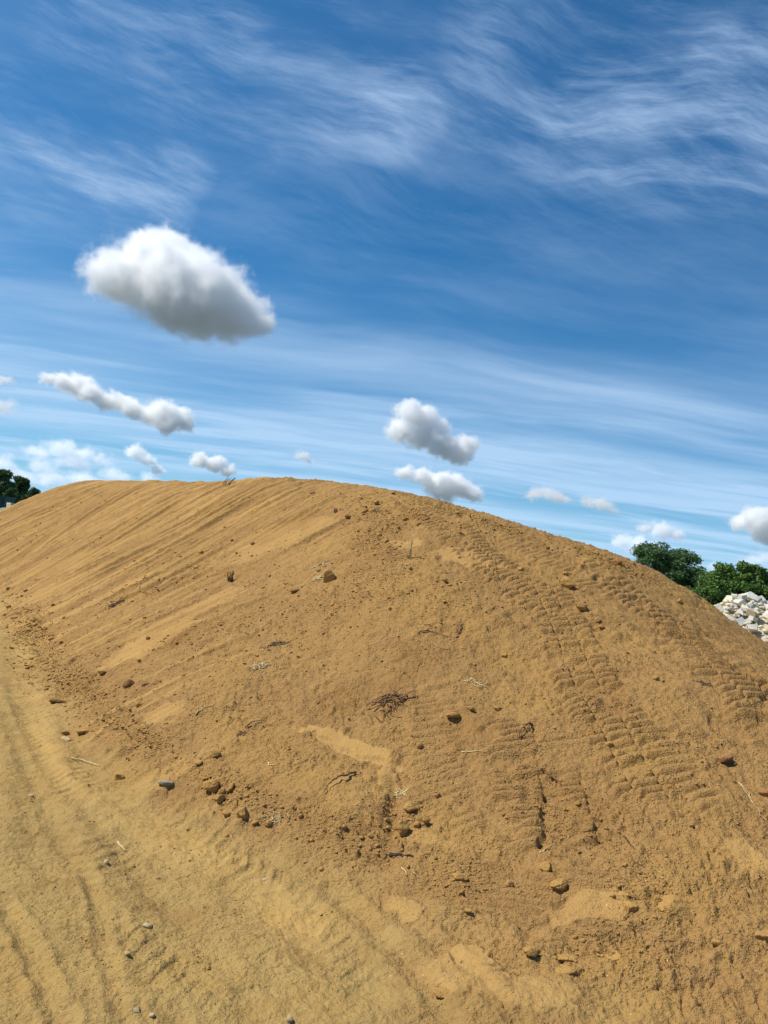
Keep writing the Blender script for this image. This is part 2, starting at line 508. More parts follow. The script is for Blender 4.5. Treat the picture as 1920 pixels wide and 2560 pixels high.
# open cracks / overhanging lips in the lower right: photo poly-line, depth
CRACKS = [([(1395, 2080), (1470, 2082), (1530, 2095), (1600, 2140)], .02), ([(1340, 2060), (1440, 2080)], .02),
          ([(1480, 2370), (1530, 2410), (1570, 2400)], .022), ([(1500, 2440), (1545, 2445)], .018),
          ([(1650, 2450), (1700, 2470)], .02), ([(1390, 2420), (1440, 2440), (1500, 2435)], .016),
          ([(1385, 2180), (1420, 2230), (1440, 2240)], .018), ([(1080, 2300), (1180, 2310), (1230, 2330)], .016),
          ([(1100, 2260), (1190, 2290), (1270, 2340)], .014), ([(1550, 2000), (1630, 2030), (1660, 2040)], .014),
          ([(730, 1800), (830, 1850), (930, 1885), (1010, 1905)], .018), ([(1040, 1680), (1120, 1690)], .012)]
crack_lines = [(np.array([hit(*p) for p in pts]), d) for pts, d in CRACKS]

# direction of the berm's long side: push marks run square to it, down the flank
FALL = np.array((-.86, -.51)); FALL /= np.hypot(*FALL)
ALONG = np.array((-FALL[1], FALL[0]))


def land(x, y, want_tint=False):
    x = np.asarray(x, float); y = np.asarray(y, float)
    z, sg = base_z(x, y)
    r = np.hypot(x, y)
    mound = sstep(-.03, .10, sg)
    near = r < 45
    out = z + 0
    tint = np.zeros(x.shape + (3,))
    X = x[near]; Y = y[near]; M = mound[near]; SG = sg[near]
    warp = (.12 * gnoise(X * 2.1, Y * 2.1, 5) + .04 * gnoise(X * 9, Y * 9, 6), .12 * gnoise(X * 2.1, Y * 2.1, 7) + .04 * gnoise(X * 9, Y * 9, 8))
    sm = patches(X, Y, smooth_w, warp)
    rb = patches(X, Y, rubbly_w, warp)
    # share of the far-left flank with push marks
    left = sstep(-.1, -.32, X / np.maximum(Y, 1) + .05 * gnoise(X * .6, Y * .6, 3)) * M
    left = np.maximum(left, sstep(7.4, 9.6, Y + 1.2 * X) * sstep(.02, -.12, X / np.maximum(Y, 1)) * M)
    u = X * ALONG[0] + Y * ALONG[1]
    v = X * FALL[0] + Y * FALL[1]
    uu = u + .10 * gnoise(u * .8, v * .5, 21)
    st1 = gnoise(uu * 2.3, v * .16, 31)
    st2 = gnoise(uu * 5.5, v * .30, 32)
    st3 = gnoise(uu * 11., v * .6, 33)
    st2 = np.where(st2 > 0, st2 * 1.1, st2 * .7)
    hi_fade = sstep(.35, 1.1, SG) * sstep(3.2, 2.3, SG)
    dz = left * (.018 * st1 * hi_fade + .10 * st2 * (.35 + .65 * hi_fade) * (.7 + .5 * st1) + .048 * st3 * (.4 + .6 * hi_fade))
    for c, Mi, st in forms_w:
        a_ = Mi[0, 0] * (X - c[0]) + Mi[0, 1] * (Y - c[1]); b_ = Mi[1, 0] * (X - c[0]) + Mi[1, 1] * (Y - c[1])
        dz += st * np.exp(-(a_ * a_ + b_ * b_) * 1.1)
    # gentle unevenness of the heap, ground swell
    dz += M * .035 * (1 - .6 * left) * fbm(X * .75, Y * .75, 41, 3)
    dz += (1 - M) * .012 * fbm(X * .9, Y * .9, 51, 3)
    rough = (.5 + .5 * M) * (1 - .85 * sm)
    rpatch = sstep(-.55, .35, fbm(X * .9, Y * .9, 61, 3)) * .85 + rb * .8
    rpatch = np.where(M < .3, rb * .8 + .15 * rpatch, rpatch)
    # crumbs
    dz += rough * (.016 * fbm(X * 6, Y * 6, 71, 4, .62))
    dz += rough * .0042 * fbm(X * 27, Y * 27, 81, 2, .6)
    cr = np.abs(fbm(X * 4.5, Y * 4.5, 88, 3, .55))
    dz -= (.3 + .7 * M) * (1 - sm) * .016 * sstep(.09, .0, cr) * sstep(-.2, .4, fbm(X * 1.7, Y * 1.7, 89, 2))
    keep = 1 - .92 * sm
    dz += keep * rpatch * (.55 * bumps(X, Y, .11, 101, .10, .45, .65) * (.3 + .7 * M)
                           + 1.15 * bumps(X, Y, .045, 111, .1, .45, .55 ) * (.4 + .6 * M))
    dz += keep * (.5 + .5 * np.minimum(rpatch, 1)) * .9 * bumps(X, Y, .03, 121, .15, .48, .7) * (.3 + .7 * M)
    # shallow slabs and crusts broken by the crawler: terraced noise
    rightp = M * sstep(-.05, .12, X / np.maximum(Y, 1)) * (1 - sm)
    tn = fbm(X * 3.2 + .8 * gnoise(X * 5, Y * 5, 91), Y * 7.0 + .8 * gnoise(X * 4, Y * 4, 93), 92, 4, .6)
    ter = tn * 3.2
    fl = np.floor(ter); fr = ter - fl
    dz += rightp * .007 * (fl + sstep(.72, 1.0, fr)) * sstep(-.3, .3, fbm(X * 1.3, Y * 1.3, 95, 2))
    # crawler tracks
    trk = np.zeros_like(X)
    for W, hw, lam, amp, ang in track_lines:
        lo = W.min(0) - hw - .3; hi = W.max(0) + hw + .3
        q = (X > lo[0]) & (X < hi[0]) & (Y > lo[1]) & (Y < hi[1])
        if not q.any():
            continue
        xq, yq = X[q], Y[q]
        dist, side, al, L = seg_coords(xq, yq, W)
        al = al + .035 * gnoise(xq * 1.6, yq * 1.6, 131) + .006 * gnoise(xq * 14, yq * 14, 134)
        al = al + .18 * side
        if ang is not None:
            al = xq * math.cos(R(ang)) + yq * math.sin(R(ang)) + .02 * gnoise(xq * 4, yq * 4, 131)
        mask = sstep(hw * 1.08, hw * .85, dist + .03 * gnoise(xq * 12, yq * 12, 132))
        pat = sstep(-.40, .15, gnoise(xq * 3.1, yq * 5.5, 133 + int(lam * 1000)) + .3 * gnoise(xq * 11, yq * 11, 140))
        ph = al / lam
        fr = ph - np.floor(ph)
        prof = sstep(0, .18, fr) * sstep(1.0, .62, fr)       # rounded bar with a steep lower side
        lane = 1 - .8 * sstep(.012, .0, np.abs(np.abs(side) - hw * .34) - .004) if hw > .2 else 1
        dq = mask * pat * lane * amp * 1.6 * (prof * 1.5 - .45)
        dz[q] = dz[q] * (1 - .75 * mask * pat) + dq
        trk[q] = np.maximum(trk[q], mask * pat)
    for W, w, dep in rut_lines:
        dist, side, al, L = seg_coords(X, Y, W)
        dist = dist + .02 * gnoise(X * 7, Y * 7, 151)
        dz += -dep * np.exp(-(dist / w) ** 2) + .5 * dep * np.exp(-((dist - 1.6 * w) / (.6 * w)) ** 2)
    for W, w in tread_lines:
        lo = W.min(0) - w - .3; hi = W.max(0) + w + .3
        q = (X > lo[0]) & (X < hi[0]) & (Y > lo[1]) & (Y < hi[1])
        xq, yq = X[q], Y[q]
        dist, side, al, L = seg_coords(xq, yq, W)
        ph = (al + np.abs(side) * .8 + .02 * gnoise(xq * 5, yq * 5, 161)) / .105
        fr = ph - np.floor(ph)
        m = sstep(w, w * .75, dist) * sstep(-.5, .2, gnoise(xq * 1.7, yq * 1.7, 162)) * sstep(.06, -.02, SG[q])
        dz[q] += m * .008 * (sstep(.0, .12, fr) * sstep(.55, .42, fr) - .5)
    for W, dep in crack_lines:
        lo = W.min(0) - .3; hi = W.max(0) + .3
        q = (X > lo[0]) & (X < hi[0]) & (Y > lo[1]) & (Y < hi[1])
        xq, yq = X[q], Y[q]
        wx = xq + .03 * gnoise(xq * 9, yq * 9, 171) + .01 * gnoise(xq * 30, yq * 30, 172)
        wy = yq + .03 * gnoise(xq * 9, yq * 9, 173) + .01 * gnoise(xq * 30, yq * 30, 174)
        dist, side, al, L = seg_coords(wx, wy, W)
        ends = sstep(0, .08, al) * sstep(L, L - .08, al)
        up = np.where(wy > 0, np.sign(side), 1)
        dz[q] += ends * dep * (-.9 * np.exp(-(dist / .012) ** 2))
        # the upslope side stands proud of the crack
        dz[q] += ends * dep * .55 * sstep(0, .012, side * np.sign((W[-1] - W[0])[0])) * np.exp(-(dist / .10) ** 2)
    zz = out[near] + dz
    out[near] = zz
    if not want_tint:
        return out
    # soil colour: R = mound share, G = pale share: smooth dust, push-mark ridges; B = dark share: damp/organic, rubbly belts, push-mark furrows
    damp = np.maximum(sstep(.25, .75, fbm(X * 1.6, Y * 1.6, 201, 4, .6)) * .5, patches(X, Y, reds_w, warp))
    tint[near, 0] = sstep(-.06, .12, SG + .07 * fbm(X * 1.6, Y * 1.6, 211, 4, .6))
    strip = sstep(-.22, -.10, SG) * sstep(-.01, -.05, SG) * sstep(.1, -.1, X) * (.6 + .4 * gnoise(X * 3, Y * 3, 221))
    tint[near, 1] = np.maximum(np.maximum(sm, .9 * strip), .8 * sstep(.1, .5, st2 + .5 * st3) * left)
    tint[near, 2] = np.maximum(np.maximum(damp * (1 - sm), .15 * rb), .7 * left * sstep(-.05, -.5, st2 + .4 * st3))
    return out, tint, sg


def hitz(px, py):
    p = hit(px, py, land)
    return Vector((p[0], p[1], float(land(np.array([p[0]]), np.array([p[1]]))[0])))


# ---------------------------------------------------------------- tagging and mesh helpers
def tag(o, label=None, cat=None, group=None, kind=None):
    if label: o['label'] = label
    if cat: o['category'] = cat
    if group: o['group'] = group
    if kind: o['kind'] = kind
    return o


def empty(name, loc, rz=0.0):
    o = bpy.data.objects.new(name, None)
    COL.objects.link(o)
    o.location = loc
    o.rotation_euler = (0, 0, rz)
    o.empty_display_size = .2
    return o


def mesh_from(name, V, F, mat=None, smooth=False, parent=None, mats=None, fmat=None):
    me = bpy.data.meshes.new(name)
    me.from_pydata([tuple(v) for v in V], [], [tuple(f) for f in F])
    me.update()
    for m_ in (mats or [mat]):
        if m_:
            me.materials.append(m_)
    if fmat is not None:
        me.polygons.foreach_set('material_index', fmat)
    if smooth:
        me.shade_smooth()
    o = bpy.data.objects.new(name, me)
    COL.objects.link(o)
    if parent:
        o.parent = parent
    return o


def big_mesh(name, V, Q, mat, smooth=True):
    me = bpy.data.meshes.new(name)
    k = Q.shape[1]
    me.vertices.add(len(V)); me.vertices.foreach_set('co', V.astype(np.float32).ravel())
    me.loops.add(Q.size); me.loops.foreach_set('vertex_index', Q.astype(np.int32).ravel())
    me.polygons.add(len(Q))
    me.polygons.foreach_set('loop_start', np.arange(0, Q.size, k, dtype=np.int32))
    me.polygons.foreach_set('loop_total', np.full(len(Q), k, dtype=np.int32))
    me.update(calc_edges=True)
    me.materials.append(mat)
    if smooth:
        me.shade_smooth()
    o = bpy.data.objects.new(name, me)
    COL.objects.link(o)
    return o


# ---------------------------------------------------------------- materials
def new_mat(name):
    m = bpy.data.materials.new(name)
    m.use_nodes = True
    return m, NT(m.node_tree)


def earth_material(name, use_tint=True, shade=(1, 1, 1)):
    m, T = new_mat(name)
    co = T.n('ShaderNodeNewGeometry').outputs['Position']
    def c(r, g, b): return (r * shade[0], g * shade[1], b * shade[2], 1)
    MOUND, FLAT = c(.358, .204, .073), c(.40, .266, .094)
    SMOOTHC, DARK = c(.43, .262, .088), c(.20, .098, .032)
    n1 = T.noise(co, 1.3, 5, .6)
    n2 = T.noise(co, 7., 6, .65)
    n3 = T.noise(co, 45., 4, .7)
    if use_tint:
        at = T.n('ShaderNodeAttribute', attribute_name='soil')
        sp = T.n('ShaderNodeSeparateColor', {0: at.outputs[0]})
        mnd, smo, drk = sp.outputs[0], sp.outputs[1], sp.outputs[2]
        col = T.mix(mnd, FLAT, MOUND)
        col = T.mix(T.m('MULTIPLY', smo, .6), col, SMOOTHC)
        col = T.mix(T.m('MULTIPLY', T.m('MULTIPLY', drk, T.ramp(n2, .35, .7)), .55), col, DARK)
    else:
        col = T.mix(T.ramp(n2, .3, .7), c(.40, .23, .068), MOUND)
    col = T.mix(T.ramp(n1, .42, .68, 0, .45), col, c(.42, .245, .070))
    col = T.mix(T.ramp(n1, .50, .28, 0, .5), col, c(.27, .135, .036))
    col = T.mix(T.ramp(n3, .55, .8, 0, .30), col, c(.48, .32, .12))
    col = T.mix(T.ramp(n3, .47, .25, 0, .45), col, c(.20, .105, .034))
    # small pale stones in the soil
    if use_tint:      # beyond the site: dry grass and fields, not bare soil
        dist = T.v('LENGTH', co, out=1)
        fld = T.mix(T.ramp(T.noise(co, .05, 5, .6), .4, .6), (.070, .082, .070, 1), (.13, .13, .11, 1))
        col = T.mix(T.ramp(T.m('ADD', dist, T.m('MULTIPLY', n1, 20.0)), 45., 75.), col, fld)
    vor = T.n('ShaderNodeTexVoronoi', {'Vector': co, 'Scale': 38.0, 'Randomness': 1.0})
    peb = T.ramp(vor.outputs['Distance'], .16, .10)
    pick = T.ramp(T.n('ShaderNodeSeparateColor', {0: vor.outputs['Color']}).outputs[0], .93, .95)
    col = T.mix(T.m('MULTIPLY', T.m('MULTIPLY', peb, pick), .8), col, c(.62, .47, .27))
    fine = T.noise(co, 75., 4, .72)
    mid = T.noise(co, 20., 5, .68)
    wco = T.v('ADD', co, T.v('SCALE', T.n('ShaderNodeTexNoise', {'Vector': co, 'Scale': 40.0, 'Detail': 2}).outputs[1], .02))
    g1 = T.n('ShaderNodeTexVoronoi', {'Vector': wco, 'Scale': 55.0}).outputs['Distance']
    g2 = T.n('ShaderNodeTexVoronoi', {'Vector': wco, 'Scale': 120.0}).outputs['Distance']
    gm = T.ramp(T.noise(co, 3.1, 4, .65), .38, .62)
    gran = T.m('ADD', T.m('MULTIPLY', T.ramp(g1, .55, .1), T.m('MULTIPLY', gm, .34)), T.m('MULTIPLY', T.ramp(g2, .55, .1), .13))
    if use_tint:
        gran = T.m('MULTIPLY', gran, T.m('ADD', .30, T.m('MULTIPLY', mnd, .70)))
    hgt = T.m('ADD', T.m('ADD', T.m('MULTIPLY', fine, .48), mid), gran)
    if use_tint:
        hgt = T.m('MULTIPLY', hgt, T.m('SUBTRACT', 1.0, T.m('MULTIPLY', smo, .7)))
    bp = T.n('ShaderNodeBump', {'Strength': 1.0, 'Distance': .023 if use_tint else .012, 'Height': hgt})
    bs = T.n('ShaderNodeBsdfPrincipled', {'Base Color': col, 'Roughness': .95, 'Normal': bp, 'Specular IOR Level': .15})
    T.n('ShaderNodeOutputMaterial', {0: bs})
    return m


MAT_EARTH = earth_material('earth')
MAT_CLOD = earth_material('clod_earth', False)
MAT_DARKCLOD = earth_material('dark_clod_earth', False, (.62, .58, .65))
MAT_RED = earth_material('reddish_clod_earth', False, (.80, .68, .85))


def simple(name, col, rough=.9, var=.25, scale=8.0, bump=0.0, col2=None, spec=.2):
    m, T = new_mat(name)
    co = T.n('ShaderNodeTexCoord').outputs['Object']
    n = T.noise(co, scale, 5, .65)
    a = tuple(c * (1 - var) for c in col) + (1,)
    b = (tuple(col2) if col2 else tuple(min(1, c * (1 + var)) for c in col)) + (1,)
    cc = T.mix(T.ramp(n, .3, .7), a, b)
    ins = {'Base Color': cc, 'Roughness': rough, 'Specular IOR Level': spec}
    if bump:
        ins['Normal'] = T.n('ShaderNodeBump', {'Strength': .6, 'Distance': bump, 'Height': T.noise(co, scale * 4, 5, .7)})
    bs = T.n('ShaderNodeBsdfPrincipled', ins)
    T.n('ShaderNodeOutputMaterial', {0: bs})
    return m


MAT_ROOT = simple('root_bark', (.20, .11, .055), .9, .35, 30)
MAT_PALEROOT = simple('pale_root', (.42, .30, .15), .85, .3, 30)
MAT_STRAW = simple('straw', (.60, .47, .24), .8, .2, 30)
MAT_DARKGRASS = simple('dark_dead_grass', (.11, .075, .04), .9, .4, 20)
MAT_GREY = simple('grey_stone', (.30, .27, .21), .85, .25, 12, .01)
MAT_PALE = simple('pale_stone', (.50, .37, .20), .85, .2, 14, .006)
MAT_CHAR = simple('dark_wood', (.05, .035, .025), .9, .3, 20)
MAT_BARK = simple('tree_bark', (.075, .058, .042), .95, .3, 6, .02)


def leaf_material(name, a, b):
    m, T = new_mat(name)
    oi = T.n('ShaderNodeAttribute', attribute_name='leafvar')
    n = T.noise(T.n('ShaderNodeTexCoord').outputs['Object'], .8, 3, .5)
    f = T.m('ADD', T.m('MULTIPLY', oi.outputs['Fac'], .6), T.m('MULTIPLY', T.ramp(n, .35, .65), .4))
    col = T.mix(f, a + (1,), b + (1,))
    bs = T.n('ShaderNodeBsdfPrincipled', {'Base Color': col, 'Roughness': .6, 'Specular IOR Level': .3})
    tr = T.n('ShaderNodeBsdfTranslucent', {0: T.mix(.5, col, (.10, .16, .02, 1))})
    mx = T.n('ShaderNodeMixShader', {0: .25, 1: bs, 2: tr})
    T.n('ShaderNodeOutputMaterial', {0: mx})
    return m


MAT_LEAF_FEATHER = leaf_material('feathery_leaf', (.048, .105, .040), (.115, .205, .068))
MAT_LEAF_BUSH = leaf_material('bush_leaf', (.052, .120, .024), (.165, .280, .060))
MAT_LEAF_FAR = leaf_material('far_leaf', (.036, .080, .028), (.110, .185, .052))

# ---------------------------------------------------------------- land mesh
def build_land():
    core = np.linspace(R(-32), R(32), 820)
    out = np.concatenate([np.linspace(R(-180), R(-60), 40)[:-1], np.linspace(R(-60), R(-33), 70)[:-1]])
    th = np.concatenate([out, core, -out[::-1][:-1]])         # last column closes on the first
    r1 = np.geomspace(.25, 2.3, 30)[:-1]
    n = int(math.log(31 / 2.3) / .00215)
    r2 = np.geomspace(2.3, 31, n)
    r3 = np.geomspace(31, 6000, 75)[1:]
    rr = np.concatenate([r1, r2, r3])
    TH, RR = np.meshgrid(th, rr)
    x = RR * np.sin(TH); y = RR * np.cos(TH)
    shp = x.shape
    z, tint, sg = land(x.ravel(), y.ravel(), True)
    V = np.stack([x.ravel(), y.ravel(), z], 1)
    V = np.vstack([V, [[0, 0, float(land(np.array([0.]), np.array([0.]))[0])]]])
    tint = np.vstack([tint, tint[:1]])
    nr, nc = shp
    idx = np.arange(nr * nc).reshape(nr, nc)
    nxt = np.roll(idx, -1, 1)
    Q = np.stack([idx[:-1], nxt[:-1], nxt[1:], idx[1:]], -1)[..., ::-1].reshape(-1, 4)
    sgf = sg[Q].mean(1)
    inner = (RR.ravel()[Q].max(1) < 42)
    ismound = (sgf > 0.0) & inner
    centre = np.array([[len(V) - 1, idx[0, (j + 1) % nc], idx[0, j]] for j in range(nc)])
    objs = []
    for nm, q in (('earth_mound', Q[ismound]), ('ground', Q[~ismound])):
        used = np.unique(q)
        mp = np.full(len(V), -1); mp[used] = np.arange(len(used))
        o = big_mesh(nm, V[used], mp[q], MAT_EARTH)
        ca = o.data.color_attributes.new('soil', 'FLOAT_COLOR', 'POINT')
        c4 = np.ones((len(used), 4), np.float32); c4[:, :3] = tint[used]
        ca.data.foreach_set('color', c4.ravel())
        objs.append(o)
    tag(objs[0], 'large bare mound of ochre earth scraped and tracked by machines, rising beyond the flat ground', 'mound')
    tag(objs[1], kind='structure')
    return objs


build_land()

# ---------------------------------------------------------------- clods
def ico(sub):
    import bmesh
    bm = bmesh.new()
    bmesh.ops.create_icosphere(bm, subdivisions=sub, radius=1)
    V = np.array([v.co[:] for v in bm.verts]); F = [[v.index for v in f.verts] for f in bm.faces]
    bm.free()
    return V, np.array(F)


ICO = {k: ico(k) for k in (1, 2, 3, 4)}


def n3(P, s, seed):
    return (gnoise(P[:, 0] * s + P[:, 2] * s * .7, P[:, 1] * s - P[:, 2] * s * .6, seed)
            + gnoise(P[:, 1] * s + 5 + P[:, 2] * s * .5, P[:, 2] * s - P[:, 0] * s * .4, seed + 1)) * .5


def rock_shape(seed, sub, cuts=7, rough=.12, squash=(1, .85, .7)):
    rg = np.random.default_rng(seed)
    V, F = ICO[sub]
    V = V.copy()
    for k in range(cuts):                  # planes shave the ball into facets
        n = rg.normal(size=3); n /= np.linalg.norm(n)
        d = rg.uniform(.48, .85)
        s = V @ n - d
        V -= np.outer(np.maximum(s, 0) * .93, n)
    V *= (1 + rough * 2.2 * n3(V, 1.3, seed * 7 + 1) + rough * n3(V, 3.5, seed * 7 + 2) + rough * .7 * n3(V, 8, seed * 7 + 3))[:, None]
    V *= np.array(squash)
    return V, F


def rock_mesh(name, seed, sub, mat, **k):
    V, F = rock_shape(seed, sub, **k)
    me = bpy.data.meshes.new(name)
    me.from_pydata(V.tolist(), [], F.tolist())
    me.materials.append(mat)
    if sub >= 3:
        me.shade_smooth()
    return me


def put_rock(name, me, loc, size, rot, sink=.3):
    o = bpy.data.objects.new(name, me)
    COL.objects.link(o)
    o.scale = (size, size, size)
    o.rotation_euler = rot
    o.location = (loc[0], loc[1], loc[2] + size * (.7 - sink * 1.4))
    return o


# prominent clods and stones: px, py, half size in photo px, material, sink, squash, label, category, name
BIG = [
    (822, 1452, 21, 'c', .25, (.85, .8, 1.05), 'upright rusty brown clod alone high on the middle of the mound face', 'clod'),
    (1418, 1464, 19, 'c', .35, (1.15, .9, .75), 'pale faced clod with a dark underside high on the right shoulder of the mound', 'clod'),
    (528, 1974, 21, 'c', .3, (1, .9, .85), 'largest clod of the cluster at the left foot of the mound', 'clod'),
    (549, 2004, 14, 'c', .2, (1, .9, .8), 'rounded clod just below the largest one of the cluster at the foot of the mound', 'clod'),
    (579, 1970, 12, 'c', .3, (.8, .8, 1), 'blocky clod right of the largest one in the cluster at the foot of the mound', 'clod'),
    (556, 1983, 10, 'c', .3, (1, .9, .8), 'squat clod wedged between two bigger ones in the cluster at the foot of the mound', 'clod'),
    (608, 2042, 17, 'c', .2, (1, .9, .85), 'round clod casting a shadow on the pale flat ground at the mound foot', 'clod'),
    (566, 2037, 10, 'c', .25, (1.1, .9, .7), 'small wedge shaped clod left of the round one on the pale flat ground', 'clod'),
    (670, 2066, 10, 'c', .2, (.9, .9, .9), 'small ball shaped clod right of the round one at the mound foot', 'clod'),
    (636, 2062, 8, 'c', .4, (1.2, .9, .7), 'low half buried clod between the round one and the ball shaped one', 'clod'),
    (538, 1888, 13, 'c', .4, (1, .9, .8), 'clod with a split shadowed side on the slope above the foot cluster', 'clod'),
    (496, 1912, 9, 'c', .3, (1.1, .9, .7), 'small clod low on the left slope above the foot cluster', 'clod'),
    (1008, 2083, 19, 'c', .1, (.92, .9, 1.0), 'egg shaped clod with a crisp dark shadow at the foot of the middle gully', 'clod'),
    (1028, 2025, 17, 'c', .25, (1.1, .95, .8), 'round flattened clod at the top of the gully chain beside pale roots', 'clod'),
    (1062, 2053, 12, 'c', .25, (1, .9, .8), 'clod with a shadowed right side midway in the gully chain', 'clod'),
    (1043, 2066, 11, 'c', .3, (1, .9, .8), 'small clod tucked between the egg shaped one and the gully chain', 'clod'),
    (1094, 1995, 8, 'r', .25, (1.1, .9, .8), 'small dark red clod right of the gully chain', 'clod'),
    (1132, 1792, 15, 'c', .4, (1.3, .9, .6), 'wedge shaped clod with a black hollow beneath in mid slope', 'clod'),
    (1177, 1776, 9, 'c', .3, (1.2, .9, .7), 'small round clod right of the wedge shaped one in mid slope', 'clod'),
    (1246, 1776, 12, 'c', .4, (1.4, .9, .6), 'pair like lumpy clod farther right along the mid slope row', 'clod'),
    (1050, 1869, 9, 'c', .3, (1, .9, .8), 'small clod right of the smooth scraped ledge', 'clod'),
    (740, 1478, 12, 'd', .45, (1.5, .9, .5), 'dark flat clod with a long shadow left of the rusty upright one', 'clod'),
    (715, 1460, 7, 'c', .3, (1, .9, .8), 'pebble sized clod at the left end of the row below the rusty one', 'clod'),
    (868, 1295, 8, 'r', .3, (1, .9, .8), 'reddish clod near the crest beside a dark tuft', 'clod'),
    (1455, 1523, 17, 'c', .45, (1.4, .9, .6), 'smooth flattish lump just above the long crawler track', 'clod'),
    (1492, 1553, 10, 'c', .3, (1, .9, .8), 'brown lump beside the smooth flattish one above the long crawler track', 'clod'),
    (1262, 1642, 9, 'c', .3, (1, .9, .8), 'small knobbly clod left of the long crawler track', 'clod'),
    (1810, 1900, 17, 'r', .4, (1.1, .9, .7), 'reddish flat lump with a dark lower rim on the right slope', 'clod'),
    (1912, 1988, 14, 'r', .35, (1, .9, .8), 'reddish lump at the right edge of the picture', 'clod'),
    (1523, 1864, 11, 'c', .35, (1, .9, .7), 'round clod pressed in between the crawler tracks', 'clod'),
    (1705, 2268, 48, 'c', .62, (1.05, .8, .5), 'broad smooth boulder top showing through the soil at lower right', 'boulder'),
    (1578, 2272, 20, 'c', .62, (1, .9, .6), 'buried round stone left of the broad boulder', 'boulder'),
    (1330, 2388, 21, 'c', .35, (1.2, .8, .6), 'tilted clod with a black shadow near the bottom centre right', 'clod'),
    (1415, 2392, 30, 'c', .6, (1.3, .9, .38), 'cracked slab of earth right of the tilted clod', 'clod'),
    (1412, 2425, 24, 'c', .6, (1.4, .9, .35), 'lower cracked slab of earth under the first one', 'clod'),
    (1540, 2395, 20, 'c', .55, (1, .9, .5), 'broken crust lump with a dark crack beneath, in the lower right', 'clod'),
    (1645, 2228, 12, 'c', .5, (1, .9, .5), 'low lump above and left of the broad boulder', 'clod'),
    (1368, 2172, 17, 'c', .5, (1, .9, .6), 'lump with a ragged dark base on the lower right slope', 'clod'),
    (1395, 2212, 19, 'c', .5, (1.2, .9, .6), 'lump just right and below the ragged one with a forked shadow', 'clod'),
    (1272, 2212, 12, 'c', .4, (1, .9, .7), 'small rounded cap of earth above the bottom track marks', 'clod'),
    (1148, 2196, 17, 'c', .5, (1.2, .9, .6), 'sloping lump with a notched right side above the bottom track marks', 'clod'),
    (1170, 2283, 9, 'c', .3, (1, .9, .7), 'small clod sitting in the bottom track marks', 'clod'),
    (1790, 2358, 14, 'c', .5, (1, .9, .6), 'rounded stub of earth low on the right slope', 'clod'),
    (1910, 2345, 22, 'c', .5, (1, .9, .6), 'lump cut by the right edge low in the picture', 'clod'),
    (1110, 2480, 24, 'c', .6, (1.1, .9, .45), 'crumbling slab of earth at the bottom edge', 'clod'),
    (165, 1849, 11, 'p', .45, (1.2, .8, .6), 'pale squared stone at the left foot of the mound', 'stone'),
    (415, 1958, 14, 'g', .5, (1.4, .8, .5), 'grey rough stone on the pale ground before the mound', 'stone'),
    (162, 1836, 8, 'c', .3, (1.1, .9, .8), 'small clod just above the pale squared stone', 'clod'),
    (78, 1990, 7, 'p', .35, (1.2, .9, .6), 'small pale stone at the far left of the flat ground', 'stone'),
    (368, 2318, 10, 'p', .4, (1.1, .9, .7), 'pale rounded stone on the flat ground, lower left', 'stone'),
    (343, 2527, 10, 'p', .4, (1, .9, .8), 'pale knob of stone near the bottom left edge', 'stone'),
    (380, 2540, 6, 'p', .4, (1, .9, .8), 'tiny pale stone right of the knob at the bottom left', 'stone'),
    (316, 2388, 6, 'p', .4, (1.2, .9, .7), 'small pale stone below and left of the rounded one', 'stone'),
    (662, 2203, 7, 'p', .4, (1, .9, .8), 'pale stone set in the smooth ground, centre left', 'stone'),
    (722, 2555, 9, 'p', .3, (1, .9, .8), 'pale pebble cut by the bottom edge', 'stone'),
    (265, 2158, 6, 'p', .3, (1, .9, .8), 'pale pebble in the tyre marks at left', 'stone'),
    (745, 1142 + 500, 5, 'c', .3, (1, .9, .8), 'small clod in the middle of the left face', 'clod'),
    (258, 1685, 10, 'd', .4, (1.3, .9, .6), 'dark damp clod at the lower left of the flank', 'clod'),
    (322, 1716, 14, 'd', .45, (1, 1, .9), 'dark reddish crumbly clod on the low left flank', 'clod'),
    (364, 1713, 10, 'r', .35, (1, .9, .7), 'brown clod right of the dark reddish crumbly one', 'clod'),
    (392, 1708, 11, 'r', .45, (1.2, .9, .6), 'long brown clod at the end of the low left flank row', 'clod'),
    (348, 1762, 12, 'c', .35, (1.4, .8, .6), 'elongated clod under the dark reddish one', 'clod'),
    (152, 1755, 18, 'd', .55, (1.4, .8, .5), 'dark streaky clod by the left edge of the mound foot', 'clod'),
    (207, 1833, 13, 'c', .35, (1.2, .9, .7), 'clod with a black hollow beside the pale squared stone', 'clod'),
    (300, 1945, 13, 'c', .35, (1, .9, .8), 'lumpy clod at the edge of the flat ground, left of the grey stone', 'clod'),
    (1700, 1508, 9, 'c', .3, (1, .9, .8), 'lump on the right skyline of the mound near the rubble', 'clod'),
    (1540, 1408, 11, 'r', .4, (1.4, .9, .6), 'dark red crumb on the right skyline of the mound', 'clod'),
]
MATS = {'c': MAT_CLOD, 'd': MAT_DARKCLOD, 'r': MAT_RED, 'p': MAT_PALE, 'g': MAT_GREY}
